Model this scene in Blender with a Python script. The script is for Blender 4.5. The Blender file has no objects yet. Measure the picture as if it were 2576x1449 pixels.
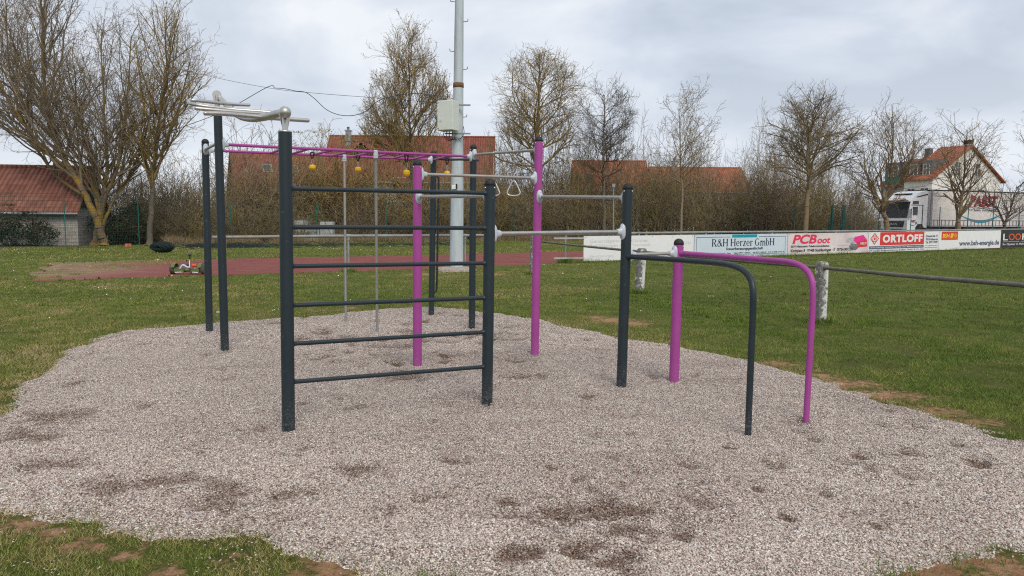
import bpy, math, random
import numpy as np
from mathutils import Vector, Matrix
rad = math.radians
sc = bpy.context.scene
COL = sc.collection

# ------------------------------------------------------------------ camera
F_PX, CX, CY = 1860.0, 1288.0, 724.5          # photo measured on a 2576 px wide copy
CAM_H, HOR, ROLL = 1.65, 556.0, 0.006
TH = math.atan((CY - HOR) / F_PX)
_F = Vector((0, math.cos(TH), -math.sin(TH)))
_R0 = Vector((1, 0, 0)); _U0 = Vector((0, math.sin(TH), math.cos(TH)))
_R = _R0 * math.cos(ROLL) + _U0 * math.sin(ROLL)
_U = _U0 * math.cos(ROLL) - _R0 * math.sin(ROLL)
CAM = Vector((0, 0, CAM_H))
cam_d = bpy.data.cameras.new("camera"); cam = bpy.data.objects.new("camera", cam_d); COL.objects.link(cam)
M = Matrix((( _R.x, _U.x, -_F.x, 0), (_R.y, _U.y, -_F.y, 0), (_R.z, _U.z, -_F.z, CAM_H), (0, 0, 0, 1)))
cam.matrix_world = M
cam_d.sensor_width = 36.0; cam_d.lens = 36.0 * F_PX / 2576.0
cam_d.clip_start = 0.05; cam_d.clip_end = 3000
sc.camera = cam

# ------------------------------------------------------------------ light
SUN_EL, SUN_AZ = 44.0, 19.0                   # azimuth measured from straight behind the camera towards its right
sc.view_settings.view_transform = 'Standard'; sc.view_settings.look = 'None'
sc.view_settings.exposure = 0.17; sc.cycles.use_denoising = False; sc.cycles.filter_width = 1.15; sc.view_settings.gamma = 1.0
sun_d = bpy.data.lights.new("sun", 'SUN'); sun_d.energy = 1.75; sun_d.angle = rad(28); sun_d.color = (1.0, 0.93, 0.82)
sun = bpy.data.objects.new("sun", sun_d); COL.objects.link(sun)
_sd = Vector((math.sin(rad(SUN_AZ)) * math.cos(rad(SUN_EL)), -math.cos(rad(SUN_AZ)) * math.cos(rad(SUN_EL)), math.sin(rad(SUN_EL))))
sun.rotation_euler = _sd.to_track_quat('Z', 'Y').to_euler(); sun.location = (10, -10, 20)

world = bpy.data.worlds.new("World"); sc.world = world; world.use_nodes = True
wn = world.node_tree; wn.nodes.clear()
def wnode(t, **kw):
    n = wn.nodes.new(t)
    for k, v in kw.items(): setattr(n, k, v)
    return n
def wlink(a, b): wn.links.new(a, b)
w_out = wnode('ShaderNodeOutputWorld'); w_bg = wnode('ShaderNodeBackground'); w_bg.inputs[1].default_value = 0.120
w_sky = wnode('ShaderNodeTexSky', sky_type='NISHITA', sun_disc=False)
w_sky.sun_elevation = rad(SUN_EL); w_sky.sun_rotation = rad(180 - SUN_AZ)
w_tc = wnode('ShaderNodeTexCoord'); w_sep = wnode('ShaderNodeSeparateXYZ'); wlink(w_tc.outputs['Generated'], w_sep.inputs[0])
def wmath(op, a, b=None):
    n = wnode('ShaderNodeMath', operation=op)
    for i, v in enumerate((a, b)):
        if v is None: continue
        if isinstance(v, (int, float)): n.inputs[i].default_value = v
        else: wlink(v, n.inputs[i])
    return n.outputs[0]
zz = wmath('ADD', wmath('MAXIMUM', w_sep.outputs[2], 0.0), 0.22)
w_cmb = wnode('ShaderNodeCombineXYZ')
wlink(wmath('DIVIDE', w_sep.outputs[0], zz), w_cmb.inputs[0]); wlink(wmath('DIVIDE', w_sep.outputs[1], zz), w_cmb.inputs[1])
w_cmb.inputs[2].default_value = 3.7
w_n1 = wnode('ShaderNodeTexNoise'); w_n1.inputs['Scale'].default_value = 1.5; w_n1.inputs['Detail'].default_value = 6; w_n1.inputs['Roughness'].default_value = 0.5
w_n1.inputs['Distortion'].default_value = 0.35
wlink(w_cmb.outputs[0], w_n1.inputs['Vector'])
w_r1 = wnode('ShaderNodeValToRGB'); e = w_r1.color_ramp.elements
e[0].position = 0.36; e[0].color = (3.95, 4.42, 5.15, 1); e[1].position = 0.66; e[1].color = (6.75, 6.98, 7.3, 1)
x_ = w_r1.color_ramp.elements.new(0.5); x_.color = (5.05, 5.5, 6.2, 1)
wlink(w_n1.outputs[0], w_r1.inputs[0])
w_n2 = wnode('ShaderNodeTexNoise'); w_n2.inputs['Scale'].default_value = 0.55; w_n2.inputs['Detail'].default_value = 3
wlink(w_cmb.outputs[0], w_n2.inputs['Vector'])
w_r2 = wnode('ShaderNodeMapRange'); w_r2.inputs[1].default_value = 0.35; w_r2.inputs[2].default_value = 0.65; w_r2.inputs[3].default_value = 0.86; w_r2.inputs[4].default_value = 0.97
wlink(w_n2.outputs[0], w_r2.inputs[0])
w_mix = wnode('ShaderNodeMix', data_type='RGBA'); wlink(w_r2.outputs[0], w_mix.inputs[0]); wlink(w_sky.outputs[0], w_mix.inputs[6]); wlink(w_r1.outputs[0], w_mix.inputs[7])
# brighter veil of cloud low over the horizon
w_hz = wnode('ShaderNodeMapRange'); w_hz.inputs[1].default_value = 0.0; w_hz.inputs[2].default_value = 0.22; w_hz.inputs[3].default_value = 0.75; w_hz.inputs[4].default_value = 0.0
wlink(w_sep.outputs[2], w_hz.inputs[0])
w_mix2 = wnode('ShaderNodeMix', data_type='RGBA'); wlink(w_hz.outputs[0], w_mix2.inputs[0]); wlink(w_mix.outputs[2], w_mix2.inputs[6]); w_mix2.inputs[7].default_value = (5.85, 6.2, 6.8, 1)
wlink(w_mix2.outputs[2], w_bg.inputs[0]); wlink(w_bg.outputs[0], w_out.inputs[0])

# ------------------------------------------------------------------ picking points
def ray(px, py): return (_F + _R * ((px - CX) / F_PX) + _U * ((CY - py) / F_PX))
def G(px, py, z=0.0):
    r = ray(px, py); t = (z - CAM_H) / r.z
    return CAM + r * t
def D(px, py, Y):
    r = ray(px, py); return CAM + r * (Y / r.y)
def proj(p):
    v = Vector(p) - CAM; w = v.dot(_F)
    return CX + F_PX * v.dot(_R) / w, CY - F_PX * v.dot(_U) / w
def on_seg(A, B, px):
    lo, hi = 0.0, 1.0
    a = proj(A)[0] < proj(B)[0]
    for _ in range(40):
        m = (lo + hi) / 2
        if (proj(A.lerp(B, m))[0] < px) == a: lo = m
        else: hi = m
    return A.lerp(B, lo)

# ------------------------------------------------------------------ materials
def nt(name):
    m = bpy.data.materials.new(name); m.use_nodes = True
    n = m.node_tree; b = n.nodes['Principled BSDF']
    return m, n, b
def lin(c): return tuple(((x / 255) / 12.92 if x / 255 <= 0.04045 else ((x / 255 + 0.055) / 1.055) ** 2.4) for x in c)
def node(n, t, **kw):
    x = n.nodes.new(t)
    for k, v in kw.items(): setattr(x, k, v)
    return x
def noise(n, scale, detail=4, coord='Object', rough=0.55, vec=None):
    x = node(n, 'ShaderNodeTexNoise'); x.inputs['Scale'].default_value = scale; x.inputs['Detail'].default_value = detail; x.inputs['Roughness'].default_value = rough
    if vec is None:
        if coord == 'Position': vec = node(n, 'ShaderNodeNewGeometry').outputs['Position']
        else: vec = node(n, 'ShaderNodeTexCoord').outputs[coord]
    n.links.new(vec, x.inputs['Vector']); return x.outputs[0]
def ramp(n, fac, stops):
    r = node(n, 'ShaderNodeValToRGB'); el = r.color_ramp.elements
    while len(el) < len(stops): el.new(0.5)
    for e_, (p, c) in zip(el, stops): e_.position = p; e_.color = (*c, 1)
    n.links.new(fac, r.inputs[0]); return r.outputs[0]
def mixc(n, fac, a, b, mode='MIX'):
    x = node(n, 'ShaderNodeMix', data_type='RGBA', blend_type=mode)
    for i, v in ((0, fac), (6, a), (7, b)):
        if hasattr(v, 'links'): n.links.new(v, x.inputs[i])
        elif i == 0: x.inputs[0].default_value = v
        else: x.inputs[i].default_value = (*v, 1)
    return x.outputs[2]
def mrange(n, v, a, b, c=0.0, d=1.0):
    x = node(n, 'ShaderNodeMapRange')
    for i, k in enumerate((a, b, c, d)): x.inputs[i + 1].default_value = k
    n.links.new(v, x.inputs[0]); return x.outputs[0]
def bump(n, b, h, strength, dist=0.01):
    x = node(n, 'ShaderNodeBump'); x.inputs['Strength'].default_value = strength; x.inputs['Distance'].default_value = dist
    n.links.new(h, x.inputs['Height']); n.links.new(x.outputs[0], b.inputs['Normal'])
def simple(name, c, rough=0.5, metal=0.0, var=0.12, scale=6.0, bmp=0.0, bscale=60, dirt=None, spec=None, coat=0.0):
    m, n, b = nt(name)
    lo = tuple(x * (1 - var) for x in c); hi = tuple(min(1, x * (1 + var)) for x in c)
    col = ramp(n, noise(n, scale, 5), [(0.3, lo), (0.7, hi)])
    if dirt:
        dc, amt, ds = dirt
        col = mixc(n, mrange(n, noise(n, ds, 8, rough=0.7), 0.62 - amt * 0.2, 0.74 - amt * 0.2), col, dc)
    n.links.new(col, b.inputs['Base Color'])
    b.inputs['Roughness'].default_value = rough; b.inputs['Metallic'].default_value = metal
    if spec is not None: b.inputs['Specular IOR Level'].default_value = spec
    if coat: b.inputs['Coat Weight'].default_value = coat
    n.links.new(mrange(n, noise(n, scale * 3, 4), 0.2, 0.8, max(0.05, rough - 0.08), min(1, rough + 0.1)), b.inputs['Roughness'])
    if bmp: bump(n, b, noise(n, bscale, 4), bmp)
    return m
def dusty_paint(name, c, rough=0.42, dust=0.55):
    """powder coat with pale scuffs and gravel dust over the lowest hand's width of a post"""
    m, n, b = nt(name)
    g = node(n, 'ShaderNodeNewGeometry'); s = node(n, 'ShaderNodeSeparateXYZ'); n.links.new(g.outputs['Position'], s.inputs[0])
    col = ramp(n, noise(n, 3.0, 4), [(0.3, tuple(x * .92 for x in c)), (0.7, tuple(x * 1.08 for x in c))])
    low = mrange(n, s.outputs[2], 0.04, 0.34, 1.0, 0.0)
    sp = mrange(n, noise(n, 55, 6, rough=0.75), 0.50, 0.72)
    f = node(n, 'ShaderNodeMath', operation='MULTIPLY'); n.links.new(low, f.inputs[0]); n.links.new(sp, f.inputs[1])
    f2 = node(n, 'ShaderNodeMath', operation='MULTIPLY'); n.links.new(f.outputs[0], f2.inputs[0]); f2.inputs[1].default_value = dust
    col = mixc(n, f2.outputs[0], col, (0.42, 0.38, 0.35))
    sc_ = mrange(n, noise(n, 26, 3, rough=0.6), 0.66, 0.76, 0, 0.30)
    col = mixc(n, sc_, col, (0.22, 0.22, 0.22))
    n.links.new(col, b.inputs['Base Color'])
    n.links.new(mrange(n, noise(n, 9, 4), 0.2, 0.8, rough - 0.07, rough + 0.12), b.inputs['Roughness'])
    b.inputs['Specular IOR Level'].default_value = 0.38; bump(n, b, noise(n, 350, 3), 0.08, 0.002)
    return m
MT = {}
MT['dark'] = dusty_paint('dark_paint', (0.0185, 0.029, 0.036))
MT['pink'] = dusty_paint('purple_paint', (0.355, 0.060, 0.275), rough=0.45, dust=0.35)
MT['cap'] = simple('black_rubber', (0.012, 0.012, 0.013), 0.62, bmp=0.15, bscale=200)
MT['steel'] = simple('brushed_steel', (0.40, 0.39, 0.37), 0.5, 0.8, var=0.10, scale=14)
MT['satin'] = simple('satin_steel', (0.50, 0.485, 0.46), 0.42, 0.85, var=0.06, scale=10)
MT['clamp'] = simple('grey_cast_clamp', (0.50, 0.53, 0.58), 0.42, 0.1, var=0.05)
MT['bolt'] = simple('zinc_bolt', (0.55, 0.55, 0.56), 0.35, 0.9)
MT['yellow'] = simple('yellow_ball', (0.78, 0.46, 0.006), 0.5, bmp=0.2, bscale=90)
MT['webbing'] = simple('black_webbing', (0.01, 0.01, 0.011), 0.8)
MT['ring'] = simple('aluminium_ring', (0.68, 0.68, 0.68), 0.35, 0.8)
MT['white'] = simple('white_panel', (0.80, 0.80, 0.80), 0.45, var=0.03, scale=2, dirt=((0.55, 0.53, 0.50), 0.12, 9))
MT['bluewhite'] = simple('pale_blue_panel', (0.60, 0.69, 0.76), 0.45, var=0.05, scale=2, dirt=((0.45, 0.47, 0.46), 0.18, 8))
MT['navy'] = simple('navy_print', (0.018, 0.024, 0.06), 0.5)
MT['teal'] = simple('teal_print', (0.0, 0.30, 0.40), 0.5)
MT['redp'] = simple('red_print', (0.66, 0.035, 0.025), 0.5, var=0.04)
MT['crimson'] = simple('crimson_print', (0.74, 0.025, 0.10), 0.5, var=0.05)
MT['magenta'] = simple('hot_pink_print', (0.82, 0.03, 0.28), 0.5, var=0.1, scale=1.5)
MT['greyp'] = simple('grey_print', (0.16, 0.16, 0.18), 0.5)
MT['paleg'] = simple('pale_grey_print', (0.46, 0.45, 0.46), 0.5, var=0.15)
MT['slatep'] = simple('slate_print', (0.10, 0.12, 0.19), 0.5)
MT['blackp'] = simple('black_print', (0.015, 0.015, 0.017), 0.45)
MT['orangep'] = simple('orange_print', (0.75, 0.11, 0.02), 0.5)
MT['yellowp'] = simple('yellow_print', (0.82, 0.56, 0.02), 0.5)
MT['ghost'] = simple('ghost_print', (0.66, 0.665, 0.67), 0.5, var=0.08, scale=5)
MT['pinkpanel'] = None
MT['galv'] = simple('weathered_pipe', (0.27, 0.285, 0.27), 0.65, 0.2, var=0.2, scale=3, dirt=((0.20, 0.13, 0.085), 0.28, 5), bmp=0.2, bscale=40)
MT['brownpipe'] = simple('brown_weathered_pipe', (0.155, 0.14, 0.115), 0.8, 0.1, var=0.25, scale=6, dirt=((0.26, 0.25, 0.22), 0.25, 14), bmp=0.3, bscale=50)
MT['greenpost'] = simple('green_post_paint', (0.012, 0.115, 0.088), 0.5)
MT['greenwire'] = simple('green_wire', (0.010, 0.045, 0.034), 0.6)
MT['greywire'] = simple('grey_wire', (0.22, 0.24, 0.24), 0.6)
MT['net'] = simple('dark_green_net', (0.010, 0.028, 0.026), 0.75)
MT['cable'] = simple('black_cable', (0.02, 0.021, 0.024), 0.6)
MT['wallwhite'] = simple('cream_render', (0.72, 0.68, 0.60), 0.9, var=0.05, bmp=0.1)
MT['wallwhite2'] = simple('white_render', (0.80, 0.77, 0.73), 0.9, var=0.04, bmp=0.1)
MT['wallgrey'] = simple('grey_render', (0.40, 0.40, 0.41), 0.9, var=0.06)
MT['darkwood_shade'] = simple('dark_boards_and_shade', (0.018, 0.015, 0.014), 0.8, bmp=0.3)  # stained boards; also the painted dark inside the open shed gable
MT['slate'] = simple('slate_cladding', (0.11, 0.12, 0.135), 0.7, var=0.25, scale=4)
MT['greensheet'] = simple('green_sheet', (0.02, 0.14, 0.10), 0.6)
MT['zinc'] = simple('zinc_sheet', (0.30, 0.33, 0.36), 0.45, 0.5)
MT['frame'] = simple('white_window_frame', (0.75, 0.75, 0.74), 0.5)
MT['glass'] = simple('dark_window_glass', (0.035, 0.042, 0.05), 0.08, spec=0.8)
MT['concblock'] = simple('pale_concrete', (0.46, 0.47, 0.47), 0.9, var=0.15, bmp=0.3)
MT['pebbleconc'] = simple('washed_concrete', (0.34, 0.29, 0.245), 0.95, var=0.3, scale=12, bmp=0.8, bscale=45)
MT['boxwhite'] = simple('cream_cabinet', (0.62, 0.65, 0.60), 0.45, var=0.04, dirt=((0.40, 0.41, 0.37), 0.15, 5))
MT['truckwhite'] = simple('truck_white', (0.86, 0.87, 0.88), 0.3, var=0.03, coat=0.4)
MT['fadedred'] = simple('faded_red_print', (0.30, 0.035, 0.045), 0.55)
MT['tarp'] = simple('grey_white_tarpaulin', (0.74, 0.715, 0.67), 0.55, var=0.08, scale=1.5, dirt=((0.52, 0.49, 0.45), 0.2, 2.5), bmp=0.2, bscale=3)
MT['tyre'] = simple('black_tyre', (0.02, 0.02, 0.02), 0.85, bmp=0.3)
MT['dustytyre'] = simple('dusty_tyre', (0.085, 0.075, 0.065), 0.9, var=0.3, bmp=0.5, bscale=80)
MT['blackpl'] = simple('black_plastic', (0.02, 0.021, 0.023), 0.5)
MT['olive'] = simple('olive_shell', (0.105, 0.16, 0.035), 0.45)
MT['greypad'] = simple('grey_foot_pad', (0.075, 0.078, 0.085), 0.75, bmp=0.3)
MT['lightled'] = simple('white_badge', (0.8, 0.82, 0.84), 0.4)
MT['orange'] = simple('orange_cloth', (0.80, 0.10, 0.03), 0.8, bmp=0.2)
MT['paleblue'] = simple('pale_blue_cloth', (0.50, 0.62, 0.70), 0.8, bmp=0.2)
MT['asphalt'] = simple('asphalt', (0.07, 0.07, 0.072), 0.9, bmp=0.4)
MT['litter'] = simple('leaf_litter', (0.105, 0.078, 0.048), 1.0, var=0.4, scale=3, bmp=0.6, bscale=8)
MT['daisy'] = simple('daisy_petals', (0.85, 0.85, 0.80), 0.7)
MT['yellowbloom'] = simple('dandelion_petals', (0.80, 0.62, 0.02), 0.7)

def ground_mat():
    m, n, b = nt('turf_ground')
    big = noise(n, 0.45, 5, 'Position', 0.6); mid = noise(n, 2.6, 6, 'Position', 0.65); fine = noise(n, 38, 5, 'Position', 0.7)
    base = ramp(n, mid, [(0.28, (0.066, 0.090, 0.017)), (0.5, (0.102, 0.122, 0.027)), (0.72, (0.18, 0.155, 0.055))])
    dry = ramp(n, fine, [(0.3, (0.145, 0.115, 0.050)), (0.7, (0.26, 0.195, 0.10))])
    col = mixc(n, mrange(n, big, 0.44, 0.70, 0.0, 0.42), base, dry)
    # the far verge beyond the track and the dry margin near the gravel are yellower than the mown pitch on the right
    g = node(n, 'ShaderNodeNewGeometry'); s = node(n, 'ShaderNodeSeparateXYZ'); n.links.new(g.outputs['Position'], s.inputs[0])
    col = mixc(n, mrange(n, fine, 0.55, 0.8, 0, 0.5), col, (0.045, 0.07, 0.014))
    a = node(n, 'ShaderNodeAttribute', attribute_name='soil')
    soil = ramp(n, noise(n, 7, 8, 'Position', 0.72), [(0.3, (0.34, 0.165, 0.09)), (0.55, (0.52, 0.29, 0.175)), (0.75, (0.64, 0.43, 0.29))])
    w = node(n, 'ShaderNodeMath', operation='MULTIPLY_ADD'); n.links.new(mrange(n, noise(n, 11, 10, 'Position', 0.8), 0.3, 0.7, -1.0, 1.0), w.inputs[0]); w.inputs[1].default_value = 1.0; n.links.new(a.outputs['Fac'], w.inputs[2])
    col = mixc(n, mrange(n, w.outputs[0], 0.40, 0.95), col, soil)
    n.links.new(col, b.inputs['Base Color']); b.inputs['Roughness'].default_value = 1.0; b.inputs['Specular IOR Level'].default_value = 0.1
    bump(n, b, noise(n, 25, 6, 'Position', 0.75), 1.0, 0.05); return m
MT['turf'] = ground_mat()

def blade_mat(name, stops, spec=0.25):
    m, n, b = nt(name)
    a = node(n, 'ShaderNodeAttribute', attribute_name='tint')
    col = ramp(n, a.outputs['Fac'], stops)
    n.links.new(col, b.inputs['Base Color']); b.inputs['Roughness'].default_value = 0.7; b.inputs['Specular IOR Level'].default_value = spec
    return m
MT['grass'] = blade_mat('grass_blades', [(0.0, (0.065, 0.108, 0.014)), (0.3, (0.118, 0.188, 0.025)), (0.55, (0.205, 0.240, 0.046)), (0.78, (0.36, 0.30, 0.115)), (1.0, (0.50, 0.39, 0.20))])
MT['straw'] = blade_mat('dry_straw', [(0.0, (0.13, 0.095, 0.045)), (0.5, (0.27, 0.20, 0.11)), (1.0, (0.40, 0.31, 0.19))])
MT['leafdark'] = blade_mat('evergreen_leaves', [(0.0, (0.010, 0.020, 0.008)), (0.6, (0.022, 0.038, 0.013)), (1.0, (0.045, 0.062, 0.024))], 0.4)
MT['bud'] = blade_mat('spring_buds', [(0.0, (0.20, 0.155, 0.05)), (0.6, (0.30, 0.245, 0.085)), (1.0, (0.42, 0.36, 0.16))])

MT['deadleaf'] = blade_mat('withered_leaves', [(0.0, (0.17, 0.11, 0.042)), (0.6, (0.28, 0.185, 0.07)), (1.0, (0.38, 0.27, 0.115))])
def gravel_mat(name, mesh_damp=True):
    m, n, b = nt(name)
    pos = node(n, 'ShaderNodeNewGeometry').outputs['Position']
    # warp so that the pebbles are not all alike
    v = node(n, 'ShaderNodeTexVoronoi', feature='F1'); v.inputs['Scale'].default_value = 84; v.inputs['Randomness'].default_value = 1.0
    n.links.new(pos, v.inputs['Vector'])
    v2 = node(n, 'ShaderNodeTexVoronoi', feature='F1'); v2.inputs['Scale'].default_value = 135; n.links.new(pos, v2.inputs['Vector'])
    sx = node(n, 'ShaderNodeSeparateColor'); n.links.new(v.outputs['Color'], sx.inputs[0])
    stones = [(0.0, (0.10, 0.072, 0.062)), (0.17, (0.24, 0.165, 0.14)), (0.30, (0.44, 0.365, 0.33)), (0.48, (0.36, 0.34, 0.34)), (0.62, (0.52, 0.47, 0.435)), (0.76, (0.46, 0.385, 0.345)), (0.88, (0.60, 0.57, 0.54)), (1.0, (0.72, 0.69, 0.655))]
    col = ramp(n, sx.outputs[0], stones)
    s2 = node(n, 'ShaderNodeSeparateColor'); n.links.new(v2.outputs['Color'], s2.inputs[0])
    col2 = ramp(n, s2.outputs[1], stones)
    col = mixc(n, mrange(n, s2.outputs[0], 0.55, 0.6), col, col2)
    gap = mrange(n, v.outputs['Distance'], 0.45, 0.95, 1.0, 0.25)  # shade between the stones, painted into the colour towards the cell edges
    col = mixc(n, 1.0, col, gap, 'MULTIPLY')
    a = node(n, 'ShaderNodeAttribute', attribute_name='damp')
    col = mixc(n, 1.0, col, (1.17, 1.13, 1.065), 'MULTIPLY')
    wet = mixc(n, 1.0, col, (0.29, 0.205, 0.155), 'MULTIPLY')
    big = noise(n, 1.1, 6, 'Position', 0.65)
    col = mixc(n, mrange(n, big, 0.40, 0.75, 0.0, 0.30), col, wet)
    dk = node(n, 'ShaderNodeMath', operation='MULTIPLY_ADD', use_clamp=True); n.links.new(a.outputs['Fac'], dk.inputs[0]); dk.inputs[1].default_value = 1.75; n.links.new(mrange(n, sx.outputs[1], 0, 1, 0, -.95), dk.inputs[2])
    col = mixc(n, dk.outputs[0], col, wet)
    n.links.new(col, b.inputs['Base Color']); b.inputs['Roughness'].default_value = 0.75; b.inputs['Specular IOR Level'].default_value = 0.3
    h = mrange(n, v.outputs['Distance'], 0.0, 0.9, 1.0, 0.0)
    bump(n, b, h, 0.9, 0.012)
    return m
MT['gravel'] = gravel_mat('gravel_bed')
def pebble_mat():
    m, n, b = nt('pebbles')
    a = node(n, 'ShaderNodeAttribute', attribute_name='tint'); d = node(n, 'ShaderNodeAttribute', attribute_name='damp')
    col = ramp(n, a.outputs['Fac'], [(0.0, (0.10, 0.075, 0.065)), (0.18, (0.25, 0.17, 0.145)), (0.32, (0.45, 0.37, 0.335)), (0.5, (0.37, 0.355, 0.36)), (0.64, (0.53, 0.48, 0.445)), (0.78, (0.48, 0.40, 0.355)), (0.9, (0.62, 0.59, 0.56)), (1.0, (0.76, 0.73, 0.69))])
    col = mixc(n, mrange(n, noise(n, 120, 4), 0.3, 0.7, 0, 0.25), col, (0.30, 0.26, 0.24))
    col = mixc(n, 1.0, col, (1.17, 1.13, 1.065), 'MULTIPLY')
    wet = mixc(n, 1.0, col, (0.31, 0.225, 0.175), 'MULTIPLY')
    wn_ = node(n, 'ShaderNodeTexWhiteNoise', noise_dimensions='1D'); n.links.new(a.outputs['Fac'], wn_.inputs['W'])
    dk = node(n, 'ShaderNodeMath', operation='MULTIPLY_ADD', use_clamp=True); n.links.new(d.outputs['Fac'], dk.inputs[0]); dk.inputs[1].default_value = 1.7; n.links.new(mrange(n, wn_.outputs['Value'], 0, 1, 0, -.95), dk.inputs[2])
    col = mixc(n, dk.outputs[0], col, wet)
    n.links.new(col, b.inputs['Base Color']); b.inputs['Roughness'].default_value = 0.6; return m
MT['pebble'] = pebble_mat()

def track_mat():
    m, n, b = nt('red_track')
    c = node(n, 'ShaderNodeTexCoord'); mp = node(n, 'ShaderNodeMapping'); mp.inputs['Scale'].default_value = (0.35, 3.2, 1); mp.inputs['Rotation'].default_value = (0, 0, rad(-24))
    n.links.new(c.outputs['Object'], mp.inputs[0])
    streak = noise(n, 2.2, 8, vec=mp.outputs[0], rough=0.72)
    col = ramp(n, noise(n, 1.2, 6), [(0.3, (0.165, 0.033, 0.025)), (0.7, (0.225, 0.052, 0.040))])
    col = mixc(n, mrange(n, streak, 0.53, 0.72, 0, 0.6), col, (0.40, 0.26, 0.20))
    col = mixc(n, mrange(n, noise(n, 14, 6, rough=0.8), 0.60, 0.72, 0, 0.6), col, (0.42, 0.29, 0.22))
    # sandy, worn run-up end at the left
    a = node(n, 'ShaderNodeAttribute', attribute_name='worn')
    sand = ramp(n, noise(n, 5, 7, rough=0.7), [(0.3, (0.22, 0.145, 0.095)), (0.7, (0.37, 0.28, 0.20))])
    w = node(n, 'ShaderNodeMath', operation='MULTIPLY'); n.links.new(a.outputs['Fac'], w.inputs[0]); n.links.new(mrange(n, noise(n, 1.6, 8, vec=mp.outputs[0], rough=0.75), 0.40, 0.56), w.inputs[1])
    col = mixc(n, w.outputs[0], col, sand)
    n.links.new(col, b.inputs['Base Color']); b.inputs['Roughness'].default_value = 0.95
    bump(n, b, noise(n, 60, 5), 0.5, 0.01); return m
MT['track'] = track_mat()

def bark_mat(name, c1, c2, lich, amt, scale=1.4):
    m, n, b = nt(name)
    col = ramp(n, noise(n, 9, 6, rough=0.7), [(0.3, c1), (0.7, c2)])
    col = mixc(n, mrange(n, noise(n, scale, 5, rough=0.65), 0.62 - amt * 0.3, 0.74 - amt * 0.3), col, lich)
    n.links.new(col, b.inputs['Base Color']); b.inputs['Roughness'].default_value = 0.95; b.inputs['Specular IOR Level'].default_value = 0.15
    bump(n, b, noise(n, 22, 6, rough=0.7), 0.6, 0.02); return m
MT['bark_lichen'] = bark_mat('lichen_bark', (0.114, 0.089, 0.064), (0.228, 0.181, 0.124), (0.300, 0.192, 0.047), 0.55)
MT['bark_ochre'] = bark_mat('ochre_bark', (0.168, 0.125, 0.069), (0.292, 0.224, 0.123), (0.348, 0.241, 0.078), 0.5)
MT['bark_brown'] = bark_mat('brown_bark', (0.167, 0.131, 0.095), (0.314, 0.251, 0.181), (0.335, 0.264, 0.124), 0.2)
MT['bark_tan'] = bark_mat('tan_bark', (0.15, 0.118, 0.078), (0.27, 0.22, 0.15), (0.28, 0.20, 0.075), 0.4)
MT['bark_dark'] = bark_mat('dark_bark', (0.086, 0.071, 0.057), (0.172, 0.146, 0.115), (0.184, 0.161, 0.098), 0.15)
MT['bark_pale'] = bark_mat('pale_bark', (0.15, 0.125, 0.095), (0.26, 0.22, 0.17), (0.24, 0.19, 0.08), 0.35)
MT['brush'] = bark_mat('brushwood', (0.152, 0.116, 0.079), (0.297, 0.231, 0.159), (0.251, 0.199, 0.093), 0.2, 0.5)
MT['brushtan'] = bark_mat('tan_brushwood', (0.20, 0.155, 0.10), (0.36, 0.285, 0.185), (0.30, 0.25, 0.10), 0.35, 0.5)
MT['brusholive'] = bark_mat('olive_brushwood', (0.16, 0.13, 0.065), (0.29, 0.235, 0.12), (0.28, 0.22, 0.07), 0.45, 0.5)
MT['brushdark'] = bark_mat('dark_brushwood', (0.091, 0.072, 0.052), (0.182, 0.143, 0.104), (0.169, 0.143, 0.072), 0.2, 0.5)

def roof_mat(name, c1, c2, rows=3.0, ang=0.0):
    m, n, b = nt(name)
    c = node(n, 'ShaderNodeTexCoord'); s = node(n, 'ShaderNodeSeparateXYZ'); n.links.new(c.outputs['Object'], s.inputs[0])
    def mul(v, k, op='MULTIPLY'):
        x = node(n, 'ShaderNodeMath', operation=op); n.links.new(v, x.inputs[0])
        if hasattr(k, 'links'): n.links.new(k, x.inputs[1])
        else: x.inputs[1].default_value = k
        return x.outputs[0]
    along = mul(mul(s.outputs[0], math.cos(ang)), mul(s.outputs[1], math.sin(ang)), 'ADD')
    row = mul(mul(s.outputs[2], rows * 1.35), 1.0, 'FRACT'); colm = mul(mul(along, 3.6), 1.0, 'FRACT')
    cmb = node(n, 'ShaderNodeCombineXYZ')
    n.links.new(mul(mul(along, 3.6), 1.0, 'FLOOR'), cmb.inputs[0]); n.links.new(mul(mul(s.outputs[2], rows * 1.35), 1.0, 'FLOOR'), cmb.inputs[1])
    wn_ = node(n, 'ShaderNodeTexWhiteNoise', noise_dimensions='3D'); n.links.new(cmb.outputs[0], wn_.inputs['Vector'])
    col = ramp(n, wn_.outputs['Value'], [(0.0, c1), (1.0, c2)])
    col = mixc(n, mrange(n, noise(n, 0.6, 6, rough=0.65), 0.45, 0.75, 0, 0.6), col, tuple(x * 0.55 for x in c1))
    n.links.new(col, b.inputs['Base Color']); b.inputs['Roughness'].default_value = 0.8
    arch = node(n, 'ShaderNodeMath', operation='SINE'); n.links.new(mul(colm, math.pi), arch.inputs[0])
    hgt = node(n, 'ShaderNodeMath', operation='SUBTRACT'); n.links.new(arch.outputs[0], hgt.inputs[0]); n.links.new(row, hgt.inputs[1])
    bump(n, b, hgt.outputs[0], 1.0, 0.10); return m
MT['roof_old'] = roof_mat('old_red_tiles', (0.215, 0.078, 0.050), (0.35, 0.14, 0.095), 2.2)
MT['roof_red'] = roof_mat('red_tiles', (0.225, 0.058, 0.038), (0.30, 0.09, 0.06), 2.6)
MT['roof_orange'] = roof_mat('orange_tiles', (0.36, 0.095, 0.045), (0.46, 0.14, 0.072), 2.6)

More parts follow.
